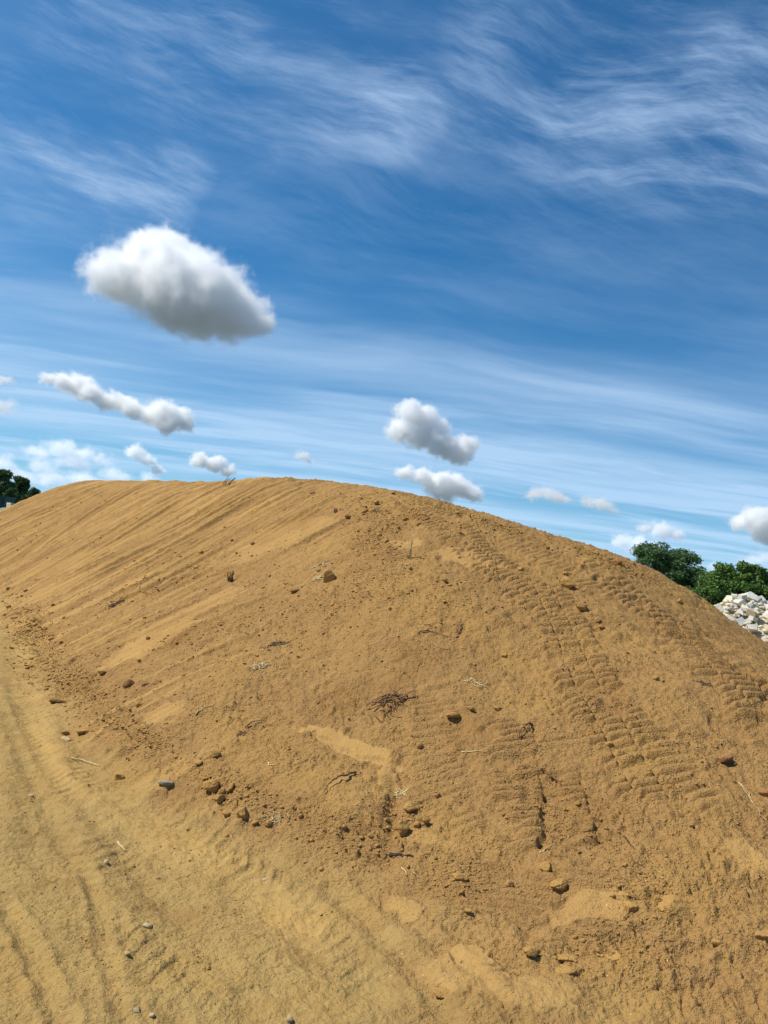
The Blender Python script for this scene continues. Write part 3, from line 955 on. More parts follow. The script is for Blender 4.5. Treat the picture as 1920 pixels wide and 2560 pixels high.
for i, (px, py, hs, mk, sink, sq, lab, cat) in enumerate(BIG):
    p = hitz(px, py)
    f = 1280.0 / math.tan(VFOV / 2)
    size = hs * (p - Vector((0, 0, EYE))).length / f / 1.0
    nm = {'clod': 'dirt_clod', 'boulder': 'boulder', 'stone': 'stone'}[cat]
    me = rock_mesh(nm, 300 + i, 4 if hs > 15 else 3, MATS[mk], cuts=7, rough=.11, squash=sq)
    o = put_rock(nm, me, p, size, (random.uniform(-.2, .2), random.uniform(-.2, .2), random.uniform(-.5, .5)), sink)
    tag(o, lab, cat, {'clod': 'large single clods on the mound', 'boulder': 'boulders showing through the soil', 'stone': 'single stones on the bare ground'}[cat])

# medium loose clods, each its own object, and the crumbs as one mass
clod_meshes = [rock_mesh('loose_clod', 500 + i, 2, MAT_CLOD, cuts=5, rough=.14, squash=(1, random.uniform(.7, .95), random.uniform(.55, .85))) for i in range(8)]
for me in clod_meshes[:]:
    me.shade_smooth()


def scatter(n, zones, seed):
    """Points on the mound: zones are photo ellipses (cx, cy, a, b, angle, weight)."""
    rg = np.random.default_rng(seed)
    w = np.array([z[5] for z in zones], float); w /= w.sum()
    pts = []
    while len(pts) < n:
        k = rg.choice(len(zones), p=w)
        cx, cy, a, b, ang, _ = zones[k]
        g = rg.normal(size=2) * .55
        ca, sa = math.cos(R(ang)), math.sin(R(ang))
        px = cx + g[0] * a * ca - g[1] * b * sa; py = cy + g[0] * a * sa + g[1] * b * ca
        if 0 < px < 1920 and 1230 < py < 2560:
            pts.append((px, py))
    return pts


# fast pixel -> land lookup for the many small ones
class Caster:
    def __init__(self):
        self.t = np.geomspace(2.0, 30, 700)

    def cast(self, pts, fn):
        out = np.zeros((len(pts), 2))
        D = np.array([tuple(pix_dir(*p)) for p in pts])
        step = 400
        for s in range(0, len(pts), step):
            d = D[s:s + step]
            X = d[:, 0:1] * self.t; Y = d[:, 1:2] * self.t; Z = EYE + d[:, 2:3] * self.t
            H = fn(X.ravel(), Y.ravel()).reshape(X.shape)
            b = Z < H
            i = np.where(b.any(1), b.argmax(1), -1)
            out[s:s + step, 0] = X[np.arange(len(d)), i]; out[s:s + step, 1] = Y[np.arange(len(d)), i]
        return out


CAST = Caster()
bz = quick_z
ZONES_MED = RUBBLY + [(1000, 1500, 700, 200, 10, 2.0), (1400, 2000, 500, 400, 0, 1.2), (500, 1750, 300, 200, 20, .8), (1100, 1300, 500, 60, 14, .9)]
med = scatter(235, ZONES_MED, 5)
mp = CAST.cast(med, bz)
mz = land(mp[:, 0], mp[:, 1])
rg = np.random.default_rng(77)
LAND = [((822, 1452), 'rusty upright clod'), ((1418, 1464), 'pale faced clod'), ((538, 1990), 'cluster at the mound foot'), ((608, 2042), 'round clod at the mound foot'),
        ((1008, 2083), 'egg shaped clod'), ((1028, 2025), 'flattened gully clod'), ((1132, 1792), 'wedge shaped clod'), ((740, 1478), 'dark flat clod'),
        ((1455, 1523), 'smooth flattish lump'), ((1810, 1900), 'reddish flat lump'), ((1705, 2268), 'broad buried boulder'), ((1330, 2388), 'tilted clod'),
        ((1412, 2400), 'cracked earth slabs'), ((165, 1849), 'pale squared stone'), ((415, 1958), 'grey rough stone'), ((322, 1716), 'dark crumbly clod'),
        ((152, 1755), 'dark streaky clod'), ((847, 1975), 'bent brown root'), ((1090, 1582), 'crusty ledge'), ((1312, 1840), 'dark standing stick'),
        ((870, 1855), 'smooth scraped ledge'), ((968, 1755), 'root tangle'), ((1022, 1365), 'tall straw tuft'), ((650, 1670), 'pale dry grass tuft'),
        ((692, 1612), 'dark dead grass clump'), ((576, 1452), 'blackish tuft'), ((1756, 1708), 'dark round clump'), ((287, 1512), 'far left grass clump'),
        ((838, 1282), 'dark tuft near the crest'), ((940, 1290), 'brown spiky tuft'), ((1368, 2120), 'longest pale straw'), ((1004, 2148), 'charred wood'),
        ((1280, 1950), 'narrow crawler track'), ((1540, 1850), 'long crawler track'), ((1830, 1700), 'right edge track'), ((1170, 2283), 'bottom track marks'),
        ((1180, 1380), 'upper crawler track'), ((1880, 2010), 'long frayed strand'), ((1370, 2190), 'ragged lump'), ((368, 2318), 'pale rounded stone')]
DIRS = ['right of', 'below and right of', 'below', 'below and left of', 'left of', 'up and left of', 'above', 'up and right of']
labs = []
for i, (p, (px, py)) in enumerate(zip(mp, med)):
    dist = math.hypot(p[0], p[1])
    px_r = rg.uniform(3.6, 8.0)
    sz = min(max(px_r * dist / 1920, .012), .06)
    o = bpy.data.objects.new('loose_clod', clod_meshes[i % 8])
    COL.objects.link(o)
    o.location = (p[0], p[1], mz[i] + sz * .2)
    o.scale = (sz, sz, sz)
    o.rotation_euler = (rg.uniform(-.4, .4), rg.uniform(-.4, .4), rg.uniform(0, 6.28))
    (lx, ly), nm = min(LAND, key=lambda q: math.hypot(q[0][0] - px, q[0][1] - py))
    d = math.hypot(lx - px, ly - py)
    k = int(round(math.atan2(py - ly, px - lx) / (math.pi / 4))) % 8
    far = 'just ' if d < 55 else ('' if d < 120 else ('well ' if d < 190 else 'far '))
    wsz = 'crumb sized' if px_r < 4.8 else ('small' if px_r < 6.2 else 'fist sized')
    lab = f'{wsz} loose clod {far}{DIRS[k]} the {nm}'
    tag(o, lab, 'clod', 'loose clods scattered on the mound')

# crumbs: one mass
def build_crumbs(n=56000):
    zones = [(a, b, c, d, e, w * 1.2) for a, b, c, d, e, w in RUBBLY] + [(960, 1500, 1100, 260, 8, 3.0), (1450, 2050, 520, 420, 0, 2.4),
             (560, 1700, 360, 240, 20, 1.6), (400, 2250, 600, 330, 0, .9), (1100, 1290, 700, 40, 14, 1.0)]
    pts = scatter(n, zones, 9)
    P = CAST.cast(pts, bz)
    z = land(P[:, 0], P[:, 1])
    rg = np.random.default_rng(3)
    dist = np.hypot(P[:, 0], P[:, 1])
    pat = fbm(P[:, 0] * 1.4, P[:, 1] * 1.4, 881, 4, .6)
    smc = patches(P[:, 0], P[:, 1], smooth_w, (0, 0))
    ok = (dist < 27) & (rg.uniform(size=len(P)) < .35 + .65 * sstep(-.3, .5, pat)) & (rg.uniform(size=len(P)) > smc * .95)
    P, z, dist = P[ok], z[ok], dist[ok]
    n = len(P)
    OV = np.array([(1, 0, 0), (0, 1, 0), (-1, 0, 0), (0, -1, 0), (0, 0, 1), (0, 0, -1)], float)
    F = np.array([(0, 1, 4), (1, 2, 4), (2, 3, 4), (3, 0, 4), (1, 0, 5), (2, 1, 5), (3, 2, 5), (0, 3, 5)])
    Vs = np.stack([(OV + rg.normal(size=OV.shape) * .22) * (1.1, .9, .8) for k in range(12)])
    k = rg.integers(0, 12, n)
    s = (rg.pareto(2.9, n) * 1.0 + 1.1)
    s = np.clip(s * 1.1, 1.2, 5.0) * dist / 1920
    s = np.clip(s, .0035, .035)
    a = rg.uniform(0, 6.283, n)
    ca, sa = np.cos(a), np.sin(a)
    V = Vs[k] * s[:, None, None]
    x = V[..., 0] * ca[:, None] - V[..., 1] * sa[:, None] + P[:, :1]
    y = V[..., 0] * sa[:, None] + V[..., 1] * ca[:, None] + P[:, 1:]
    zz = V[..., 2] * .8 + z[:, None] + (s * .05)[:, None]
    V = np.stack([x, y, zz], -1).reshape(-1, 3)
    nv = Vs.shape[1]
    Q = (F[None] + (np.arange(n) * nv)[:, None, None]).reshape(-1, 3)
    o = big_mesh('earth_crumbs', V, Q, MAT_CLOD, False)
    tag(o, 'countless small crumbs of ochre earth strewn over the mound and its foot', 'crumbs', kind='stuff')


build_crumbs()

# ---------------------------------------------------------------- roots, sticks, straw, tufts
def tube(V, F, pts, r0, r1, sides=5):
    pts = [Vector(p) for p in pts]
    b = len(V)
    n = len(pts)
    for i, p in enumerate(pts):
        d = (pts[min(i + 1, n - 1)] - pts[max(i - 1, 0)]).normalized()
        up = Vector((0, 0, 1)) if abs(d.z) < .9 else Vector((1, 0, 0))
        a = d.cross(up).normalized(); c = a.cross(d)
        r = r0 + (r1 - r0) * i / max(n - 1, 1)
        for k in range(sides):
            t = 2 * math.pi * k / sides
            V.append(p + a * math.cos(t) * r + c * math.sin(t) * r)
    for i in range(n - 1):
        for k in range(sides):
            k2 = (k + 1) % sides
            F.append((b + i * sides + k, b + i * sides + k2, b + (i + 1) * sides + k2, b + (i + 1) * sides + k))
    F.append(tuple(b + k for k in range(sides))[::-1])
    F.append(tuple(b + (n - 1) * sides + k for k in range(sides)))


def on_land(line, lift=.006, arch=0.0, sub=5, wob=.006, seed=0):
    """Photo poly-line draped on the land as 3-D points."""
    W = [hit(*p) for p in line]
    P = []
    rg = np.random.default_rng(seed)
    for a, b in zip(W[:-1], W[1:]):
        for k in range(sub):
            P.append(a + (b - a) * k / sub)
    P.append(W[-1])
    P = np.array(P) + rg.normal(size=(len(P), 2)) * wob
    z = land(P[:, 0], P[:, 1])
    z = np.convolve(np.pad(z, 1, 'edge'), [.25, .5, .25], 'valid')
    t = np.linspace(0, 1, len(P))
    z = z + lift + arch * np.sin(np.pi * t)
    return [Vector((P[i, 0], P[i, 1], z[i])) for i in range(len(P))]


def stick(name, lines, r, mat, lab, cat, lift=.006, arch=0.0, group=None, wob=.005):
    """lines: photo poly-lines; the first is the stem (the thing), further ones are fused to it."""
    V, F = [], []
    for k, ln in enumerate(lines):
        tube(V, F, on_land(ln, lift, arch * (1 if k == 0 else .5), seed=int(ln[0][0]) + k, wob=wob), r * (1 if k == 0 else .6), r * .35, 6)
    c = sum(V, Vector()) / len(V)
    o = mesh_from(name, [v - c for v in V], F, mat, True)
    o.location = c
    return tag(o, lab, cat, group)


stick('root', [[(888, 1938), (862, 1962), (835, 1978), (812, 1996), (806, 2012)]], .008, MAT_ROOT, 'single bent brown root lying on the lower middle slope', 'root', .010, .02)
stick('root', [[(1042, 1592), (1065, 1588), (1078, 1572), (1092, 1570)], [(1065, 1588), (1095, 1590), (1140, 1596)], [(1078, 1572), (1060, 1568)]], .007, MAT_ROOT, 'forked thin root under the crusty ledge in the upper middle face', 'root', .008, .01)
stick('root', [[(1140, 1598), (1148, 1580), (1152, 1565)]], .008, MAT_ROOT, 'short root stub at the right end of the crusty ledge', 'root', .012, .01)
stick('stick', [[(1332, 1822), (1312, 1836), (1302, 1850), (1292, 1862)], [(1300, 1850), (1318, 1866)]], .008, MAT_ROOT, 'dark stick standing out of the top of the narrow crawler track', 'stick', .012, .03)
stick('stick', [[(1368, 1945), (1390, 1955), (1410, 1964)]], .007, MAT_ROOT, 'short dark twig right of the narrow crawler track', 'stick', .01, .01)
stick('root', [[(612, 1822), (630, 1812), (655, 1806)], [(655, 1812), (672, 1815), (690, 1808)]], .006, MAT_ROOT, 'thin broken root left of the smooth scraped ledge', 'root', .008, .008)
stick('stem', [[(488, 1792), (508, 1778), (535, 1768)]], .005, MAT_STRAW, 'pale dry stem lying on the left slope', 'stem', .008, .0)
stick('stem', [[(673, 1896), (675, 1905), (685, 1907), (697, 1904)]], .004, MAT_STRAW, 'small curled pale rootlet on the lower left slope', 'stem', .006, .0)
stick('straw', [[(1348, 2142), (1358, 2128), (1378, 2110)]], .004, MAT_STRAW, 'longest pale straw lying on the lower right slope', 'straw', .008, .0, wob=.001)
stick('straw', [[(1003, 2185), (1010, 2195), (1016, 2208)]], .0035, MAT_STRAW, 'short straw upright in the soil right of the gully foot', 'straw', .008, .0, wob=.001)
stick('straw', [[(1032, 2201), (1048, 2204)]], .003, MAT_STRAW, 'shortest straw lying level right of the gully foot', 'straw', .006, .0, wob=.001)
stick('straw', [[(1150, 1890), (1180, 1892), (1215, 1888)]], .004, MAT_STRAW, 'flat pale straw left of the narrow crawler track', 'straw', .006, .0, wob=.003)
stick('straw', [[(1845, 1965), (1872, 1995), (1890, 2030), (1915, 2060)], [(1850, 1972), (1880, 2010)]], .005, MAT_PALEROOT, 'long frayed strand running down the right slope to the edge', 'strand', .006, .0)
stick('root', [[(178, 1898), (200, 1898), (225, 1905), (252, 1915)]], .005, MAT_STRAW, 'pale rootlet in the reddish soil at the left foot of the mound', 'root', .008, .005)
stick('wood_chip', [[(296, 2100), (304, 2112), (314, 2120)]], .008, MAT_PALE, 'pale splinter of wood on the flat ground at left', 'wood chip', .004, .0, wob=.001)
stick('wood_piece', [[(976, 2138), (992, 2143), (1008, 2150), (1032, 2153)]], .012, MAT_CHAR, 'charred black piece of wood below the egg shaped clod', 'wood', .004, .0, wob=.002)
stick('stick', [[(1560, 2085), (1572, 2110), (1584, 2138)]], .005, MAT_CHAR, 'thin dark twig on the lower right slope beside the long crack', 'stick', .004, .0, wob=.002)
stick('root', [[(1650, 2350), (1690, 2348), (1730, 2350)]], .005, MAT_ROOT, 'thin root under the broad boulder', 'root', .004, .0, wob=.003)


def tuft(name, px, py, w, h, n, mat, lab, cat, r=.0035, lean=(0, 0), flat=False, seed=0, group=None):
    """A tuft of separate stalks (children named stalk where few) fused into one thing."""
    p = hitz(px, py)
    dist = (p - Vector((0, 0, EYE))).length / 1923
    W, Hh = w * dist, h * dist
    rg = np.random.default_rng(seed + px)
    V, F = [], []
    for k in range(n):
        a = rg.uniform(0, 6.283)
        b = Vector((rg.normal() * W * .35, rg.normal() * W * .25, -.01))
        if flat:
            e = b + Vector((math.cos(a) * W, math.sin(a) * W * .7, rg.uniform(.0, .3) * Hh))
        else:
            e = b + Vector((math.cos(a) * W * .5 + lean[0] * Hh, math.sin(a) * W * .5 + lean[1] * Hh, Hh * rg.uniform(.5, 1)))
        mid = (b + e) / 2 + Vector((rg.normal() * W * .15, rg.normal() * W * .15, (.35 if flat else .12) * Hh))
        pts = [b, b.lerp(mid, .5) + Vector((0, 0, .05 * Hh)), mid, mid.lerp(e, .6) + Vector((0, 0, .04 * Hh)), e]
        if flat:                                     # stalks follow the slope they lie on
            q = np.array([(v.x + p.x, v.y + p.y) for v in pts])
            zz = land(q[:, 0], q[:, 1]) - p.z
            pts = [Vector((v.x, v.y, zz[i] + max(v.z, .003))) for i, v in enumerate(pts)]
        tube(V, F, pts, r, r * .4, 4)
    o = mesh_from(name, V, F, mat, True)
    o.location = p
    return tag(o, lab, cat, group)


tuft('dry_grass_tuft', 1022, 1395, 14, 70, 9, MAT_STRAW, 'tall pale straw tuft standing near the top of the middle face', 'grass tuft', .004, (0, -.1))
tuft('dry_grass_tuft', 650, 1670, 26, 20, 22, MAT_STRAW, 'pale dry grass tuft on the left part of the mid slope', 'grass tuft', .0035, flat=True)
tuft('dry_grass_tuft', 1190, 1708, 24, 16, 16, MAT_STRAW, 'small pale straw scatter right of the root tangle', 'grass tuft', .003, flat=True)
tuft('dry_grass_tuft', 792, 1448, 26, 16, 20, MAT_STRAW, 'flattened straw tuft just left of the rusty upright clod', 'grass tuft', .004, flat=True)
tuft('dry_grass_tuft', 806, 1412, 20, 10, 14, MAT_STRAW, 'little straw tuft above the rusty upright clod', 'grass tuft', .004, flat=True)
tuft('root_tangle', 968, 1755, 46, 40, 20, MAT_ROOT, 'tangle of dark brown roots in the centre of the mound face', 'root tangle', .0055, flat=True)
tuft('root_tangle', 955, 1775, 50, 20, 9, MAT_ROOT, 'thin roots spreading left from beneath the root tangle', 'root tangle', .004, flat=True)
tuft('root_tangle', 1003, 1985, 22, 10, 14, MAT_STRAW, 'pale hairy roots hanging in the gully above the flattened clod', 'root tangle', .003, flat=True)
tuft('dead_grass_clump', 692, 1612, 24, 10, 34, MAT_DARKGRASS, 'dark dead grass clump on the left part of the upper face', 'grass clump', .004, flat=True)
tuft('dead_grass_clump', 576, 1452, 10, 30, 14, MAT_DARKGRASS, 'blackish tuft high on the left face', 'grass clump', .005)
tuft('dead_grass_clump', 1756, 1708, 14, 8, 34, MAT_DARKGRASS, 'dark round grass clump on the right slope', 'grass clump', .004, flat=True)
tuft('dead_grass_clump', 287, 1512, 14, 9, 30, MAT_DARKGRASS, 'dark grass clump on the far left flank', 'grass clump', .006, flat=True)
tuft('dead_grass_clump', 838, 1282, 8, 16, 12, MAT_DARKGRASS, 'dark tuft near the crest left of the reddish clod', 'grass clump', .006)
tuft('dead_grass_clump', 940, 1280, 10, 18, 12, MAT_PALEROOT, 'brown spiky tuft below the crest in the middle', 'grass clump', .005)
tuft('dead_grass_clump', 690, 2050, 26, 16, 26, MAT_PALEROOT, 'withered grass among the clods at the mound foot', 'grass clump', .003, flat=True)
tuft('dry_grass_tuft', 605, 1836, 16, 14, 14, MAT_ROOT, 'small dark rooty tuft left of the smooth ledge', 'grass clump', .004, flat=True)
tuft('twig', 568, 1212, 12, 26, 4, MAT_DARKGRASS, 'tiny bare twig sticking up on the left skyline of the mound', 'twig', .010, (.5, 0))
tuft('twig', 1212, 1302, 8, 16, 6, MAT_PALEROOT, 'tiny pale sprig on the right skyline of the mound', 'twig', .006)

# ---------------------------------------------------------------- trees
def leaf_cloud(name, centres, radii, n, size, mat, parent, seed, flatness=1.0, spread=1.0):
    """Leaf-sized faces through a set of ellipsoid clumps, denser towards their shells."""
    rg = np.random.default_rng(seed)
    C = np.array(centres); Rr = np.array(radii)
    w = Rr[:, 0] * Rr[:, 1] * Rr[:, 2]; w = w ** .66; w /= w.sum()
    k = rg.choice(len(C), n, p=w)
    d = rg.normal(size=(n, 3)); d /= np.linalg.norm(d, axis=1)[:, None]
    rad = rg.uniform(.35, 1.0, n) ** .5 * (1 + .18 * rg.normal(size=n)) * spread
    P = C[k] + d * rad[:, None] * Rr[k]
    a = rg.normal(size=(n, 3)); a[:, 2] *= flatness; a /= np.linalg.norm(a, axis=1)[:, None]
    b = np.cross(a, rg.normal(size=(n, 3))); b /= np.linalg.norm(b, axis=1)[:, None]
    s = size * rg.uniform(.6, 1.4, n)[:, None]
    V = np.stack([P - a * s, P + b * s * .5, P + a * s, P - b * s * .5], 1).reshape(-1, 3)
    Q = np.arange(n * 4).reshape(n, 4)
    o = big_mesh(name, V, Q, mat, False)
    at = o.data.attributes.new('leafvar', 'FLOAT', 'POINT')
    cv = rg.uniform(0, 1, len(C))[k] * .5 + rg.uniform(0, 1, n) * .5
    at.data.foreach_set('value', np.repeat(cv, 4).astype(np.float32))
    o.parent = parent
    return o


def tree(base, height, width, kind, mat, lab, seed, group, n_leaves, leaf, trunk_h=.35, cat='tree'):
    rg = np.random.default_rng(seed)
    root = empty('tree' if cat == 'tree' else 'shrub', base)
    tag(root, lab, cat, group)
    V, F = [], []
    C, RR = [], []
    th = height * trunk_h
    if kind == 'feather':          # flat-topped, layered pads on forking limbs
        stems = [(-.03, 0), (.035, .02)]
        for sx, sy in stems:
            tube(V, F, [Vector((sx * width, 0, -.5)), Vector((sx * width * 1.3, 0, th * .6)), Vector((sx * width * 3, sy * width, th))], .16, .11, 7)
        for i in range(95):
            a = rg.uniform(0, 6.283); q = math.sqrt(rg.uniform(.02, 1))
            lvl = rg.uniform(0, 1)
            zmax = height * (1 - .20 * q ** 2)
            zz = th * .55 + (zmax - th * .55) * lvl ** .85
            rr = width * .5 * q * (1.0 - .28 * lvl ** 2 if lvl > .5 else .78 + .3 * lvl)
            p = Vector((math.cos(a) * rr, math.sin(a) * rr, zz - height * .03))
            C.append(tuple(p)); rw = width * rg.uniform(.06, .12)
            RR.append((rw, rw, height * rg.uniform(.028, .06)))
            s = Vector((rg.choice([-.09, .1]) * width, 0, th * rg.uniform(.75, 1)))
            m1 = s.lerp(p, .5) + Vector((0, 0, -.04 * height))
            tube(V, F, [s, m1, p], .05, .015, 4)
    elif kind == 'bush':
        tube(V, F, [Vector((0, 0, -.5)), Vector((.1, 0, height * .3)), Vector((0, .1, height * .6))], .18, .07, 7)
        for i in range(90):
            a = rg.uniform(0, 6.283); e = rg.uniform(-.5, 1.5)
            q = rg.uniform(.35, 1) ** .6
            p = Vector((math.cos(a) * math.cos(e) * width * .46 * q, math.sin(a) * math.cos(e) * width * .46 * q,
                        height * .45 + math.sin(e) * height * .46 * q * rg.uniform(.85, 1.08)))
            C.append(tuple(p)); rw = width * rg.uniform(.045, .12)
            RR.append((rw, rw, rw * rg.uniform(.7, 1.0)))
            tube(V, F, [Vector((0, 0, height * .2)), p * .55, p], .05, .015, 4)
    else:                          # broad oak-like crown
        tube(V, F, [Vector((0, 0, -.5)), Vector((.1, 0, th)), Vector((0, .1, height * .75))], .28, .10, 7)
        for i in range(60):
            a = rg.uniform(0, 6.283); e = rg.uniform(-.9, 1.45); q = rg.uniform(.3, 1)
            p = Vector((math.cos(a) * math.cos(e) * width * .45 * q, math.sin(a) * math.cos(e) * width * .45 * q,
                        th + (height - th) * (.45 + .5 * math.sin(e) * q)))
            C.append(tuple(p)); rw = width * rg.uniform(.09, .17)
            RR.append((rw, rw, rw * rg.uniform(.7, 1.0)))
            tube(V, F, [Vector((0, 0, th * .9)), p * .6 + Vector((0, 0, .1)), p], .08, .02, 5)
    mesh_from('trunk', V, F, MAT_BARK, True, root)
    leaf_cloud('crown', C, RR, n_leaves, leaf, mat, root, seed + 5, .6 if kind == 'feather' else 1.0, {'feather': 1.3, 'bush': 1.22, 'oak': 1.15}[kind])
    return root


def gz(x, y):
    return float(land(np.array([float(x)]), np.array([float(y)]))[0])


def tree_px(px, top, y, wpx, kind, mat, lab, seed, group, n, leaf, trunk_h=.35, cat='tree'):
    p = at_depth(px, top, y)
    g = gz(p.x, p.y)
    width = wpx * y / 1923
    return tree((p.x, p.y, g), p.z - g, width, kind, mat, lab, seed, group, n, leaf, trunk_h, cat)


GR = 'trees beyond the mound on the right'
tree_px(1662, 1346, 72, 205, 'feather', MAT_LEAF_FEATHER, 'tall feathery tree with a flat layered crown beyond the right shoulder of the mound', 21, GR, 26000, .12, .36)
tree_px(1748, 1408, 70, 110, 'feather', MAT_LEAF_FEATHER, 'low feathery tree between the tall layered one and the dense green bushes', 22, GR, 13000, .12, .22)
tree_px(1600, 1418, 74, 100, 'bush', MAT_LEAF_FEATHER, 'dark leafy tree half hidden by the mound, left of the tall layered one', 23, GR, 8000, .13)
tree_px(1812, 1398, 62, 135, 'bush', MAT_LEAF_BUSH, 'dense green bushy tree behind the left end of the pale rubble', 24, GR, 16000, .12)
tree_px(1884, 1396, 60, 125, 'bush', MAT_LEAF_BUSH, 'dense green bushy tree behind the peak of the pale rubble', 25, GR, 16000, .12)
tree_px(1955, 1400, 61, 135, 'bush', MAT_LEAF_BUSH, 'dense green bushy tree cut by the right edge of the picture', 26, GR, 16000, .12)
tree_px(1745, 1462, 60, 80, 'bush', MAT_LEAF_BUSH, 'dark low bush at the foot of the dense trees, just right of the mound edge', 27, GR, 8000, .11, cat='bush')
tree_px(1790, 1440, 58, 90, 'bush', MAT_LEAF_BUSH, 'lower bush in front of the dense green trees behind the pale rubble', 28, GR, 8000, .11, cat='bush')
GL = 'trees beyond the mound on the left'
tree_px(12, 1173, 118, 70, 'oak', MAT_LEAF_FAR, 'biggest dark tree at the left edge, rising above the green tipper body', 31, GL, 18000, .20, .08)
tree_px(56, 1185, 122, 52, 'oak', MAT_LEAF_FAR, 'rounded dark tree between the biggest one and the small one on the left', 32, GL, 14000, .20, .06)
tree_px(88, 1216, 130, 44, 'oak', MAT_LEAF_FAR, 'small dark tree nearest the left slope of the mound', 33, GL, 9000, .20, .05)
tree_px(-40, 1180, 120, 60, 'oak', MAT_LEAF_FAR, 'dark tree just beyond the left edge of the picture', 34, GL, 6000, .22, .15)
tree_px(34, 1215, 112, 44, 'bush', MAT_LEAF_FAR, 'low dark thicket under the trees at the left edge', 35, GL, 7000, .18, cat='bush')
tree_px(74, 1232, 116, 40, 'bush', MAT_LEAF_FAR, 'low dark thicket meeting the left slope of the mound', 36, GL, 7000, .18, cat='bush')

# ---------------------------------------------------------------- pale rubble pile on the right
MAT_SLAB = [simple('pale_rubble', (.56, .53, .45), .85, .10, 3, .01), simple('grey_rubble', (.44, .45, .43), .85, .12, 3, .01),
            simple('cream_rubble', (.62, .55, .40), .85, .10, 3, .01), simple('ochre_rubble', (.50, .36, .20), .9, .15, 3, .01)]
MAT_FILL = simple('rubble_fines', (.52, .44, .30), .95, .2, 5, .03)


def slab_shape(seed):
    rg = np.random.default_rng(seed)
    V = np.array([(x, y, z) for x in (-1, 1) for y in (-1, 1) for z in (-1, 1)], float)
    V += rg.normal(size=V.shape) * .13
    dims = np.array((1, rg.uniform(.5, .95), rg.uniform(.25, .6)))
    V *= dims
    import bmesh
    bm = bmesh.new()
    vs = [bm.verts.new(v) for v in V]
    for f in ((0, 1, 3, 2), (4, 6, 7, 5), (0, 4, 5, 1), (2, 3, 7, 6), (0, 2, 6, 4), (1, 5, 7, 3)):
        bm.faces.new([vs[i] for i in f])
    # knock a corner or two off
    for k in range(2):
        n = Vector(rg.normal(size=3)).normalized()
        far = max((v.co.dot(n) for v in bm.verts))
        bmesh.ops.bisect_plane(bm, geom=bm.verts[:] + bm.edges[:] + bm.faces[:], plane_co=n * far * rg.uniform(.62, .8), plane_no=n, clear_outer=True)
        bmesh.ops.holes_fill(bm, edges=bm.edges[:])
    bmesh.ops.recalc_face_normals(bm, faces=bm.faces[:])
    bmesh.ops.bevel(bm, geom=bm.edges[:], offset=.05, segments=1, affect='EDGES')
    me = bpy.data.meshes.new('stone')
    bm.to_mesh(me); bm.free()
    return me


def build_rubble():
    c = at_depth(1890, 1500, 21.0)
    base = Vector((c.x - .4, c.y - .6, gz(c.x, c.y)))
    # ridge: peak and a long low tail
    def top(x, y):
        a = 2.16 * np.exp(-(((x - .3) / 1.7) ** 2 + ((y - .9) / 2.8) ** 2))
        b = 2.2 * np.exp(-(((x - 2.9) / 2.4) ** 2 + ((y + .3) / 3) ** 2))
        c_ = 1.72 * np.exp(-(((x + 1.2) / .95) ** 2 + ((y + 0.0) / 2.4) ** 2))
        return np.maximum(np.maximum(a, b), c_) - .12
    g = np.linspace(-6, 9, 90); h = np.linspace(-6, 6, 70)
    X, Y = np.meshgrid(g, h)
    Z = top(X, Y) + .10 * fbm(X * 2, Y * 2, 401, 4) - .16
    V = np.stack([X.ravel(), Y.ravel(), Z.ravel()], 1)
    nr, nc = X.shape
    idx = np.arange(nr * nc).reshape(nr, nc)
    Q = np.stack([idx[:-1, :-1], idx[:-1, 1:], idx[1:, 1:], idx[1:, :-1]], -1).reshape(-1, 4)
    pile = big_mesh('rubble_pile', V, Q, MAT_FILL, False)
    pile.location = base
    tag(pile, 'pile of pale broken stone and concrete slabs beyond the right shoulder of the mound', 'rubble pile')
    meshes = []
    for i in range(24):
        me = slab_shape(900 + i)
        me.materials.append(MAT_SLAB[(0, 1, 1, 0, 1, 2, 0, 1, 3)[i % 9]])
        meshes.append(me)
    rg = np.random.default_rng(12)
    n = 0
    small = []
    tries = 0
    while n < 290 and tries < 6000:
        tries += 1
        x = rg.uniform(-2.2, 1.6); y = rg.uniform(-4.4, 1.4)
        t = float(top(np.array([x]), np.array([y]))[0])
        if t < -.02:
            continue
        s = rg.uniform(.065, .15) * (1.25 if y < -1.5 else 1)
        if rg.uniform() < .12: s *= 1.5
        o = bpy.data.objects.new('stone', meshes[rg.integers(0, 24)])
        COL.objects.link(o)
        o.parent = pile
        o.location = (x, y, t + rg.uniform(-.08, .06))
        o.rotation_euler = (rg.normal() * .5, rg.normal() * .5, rg.uniform(0, 6.28))
        o.scale = (s, s, s)
        n += 1
    # small stuff between the slabs
    m = 3500
    x = rg.uniform(-5, 6, m); y = rg.uniform(-5.2, 2.5, m); t = top(x, y)
    ok = t > -.08
    x, y, t = x[ok], y[ok], t[ok]
    bs = [rock_shape(950 + k, 1, cuts=4, rough=.1, squash=(1, .8, .6)) for k in range(6)]
    Vs = np.stack([b[0] for b in bs]); Fb = bs[0][1]
    m = len(x)
    s = rg.uniform(.03, .10, m)
    VV = Vs[rg.integers(0, 6, m)] * s[:, None, None] + np.stack([x, y, t - .06], 1)[:, None, :]
    Q = (Fb[None] + (np.arange(m) * Vs.shape[1])[:, None, None]).reshape(-1, 3)
    o = big_mesh('small_stones', VV.reshape(-1, 3), Q, MAT_SLAB[2], False)
    o.parent = pile
    o['kind'] = 'stuff'


build_rubble()

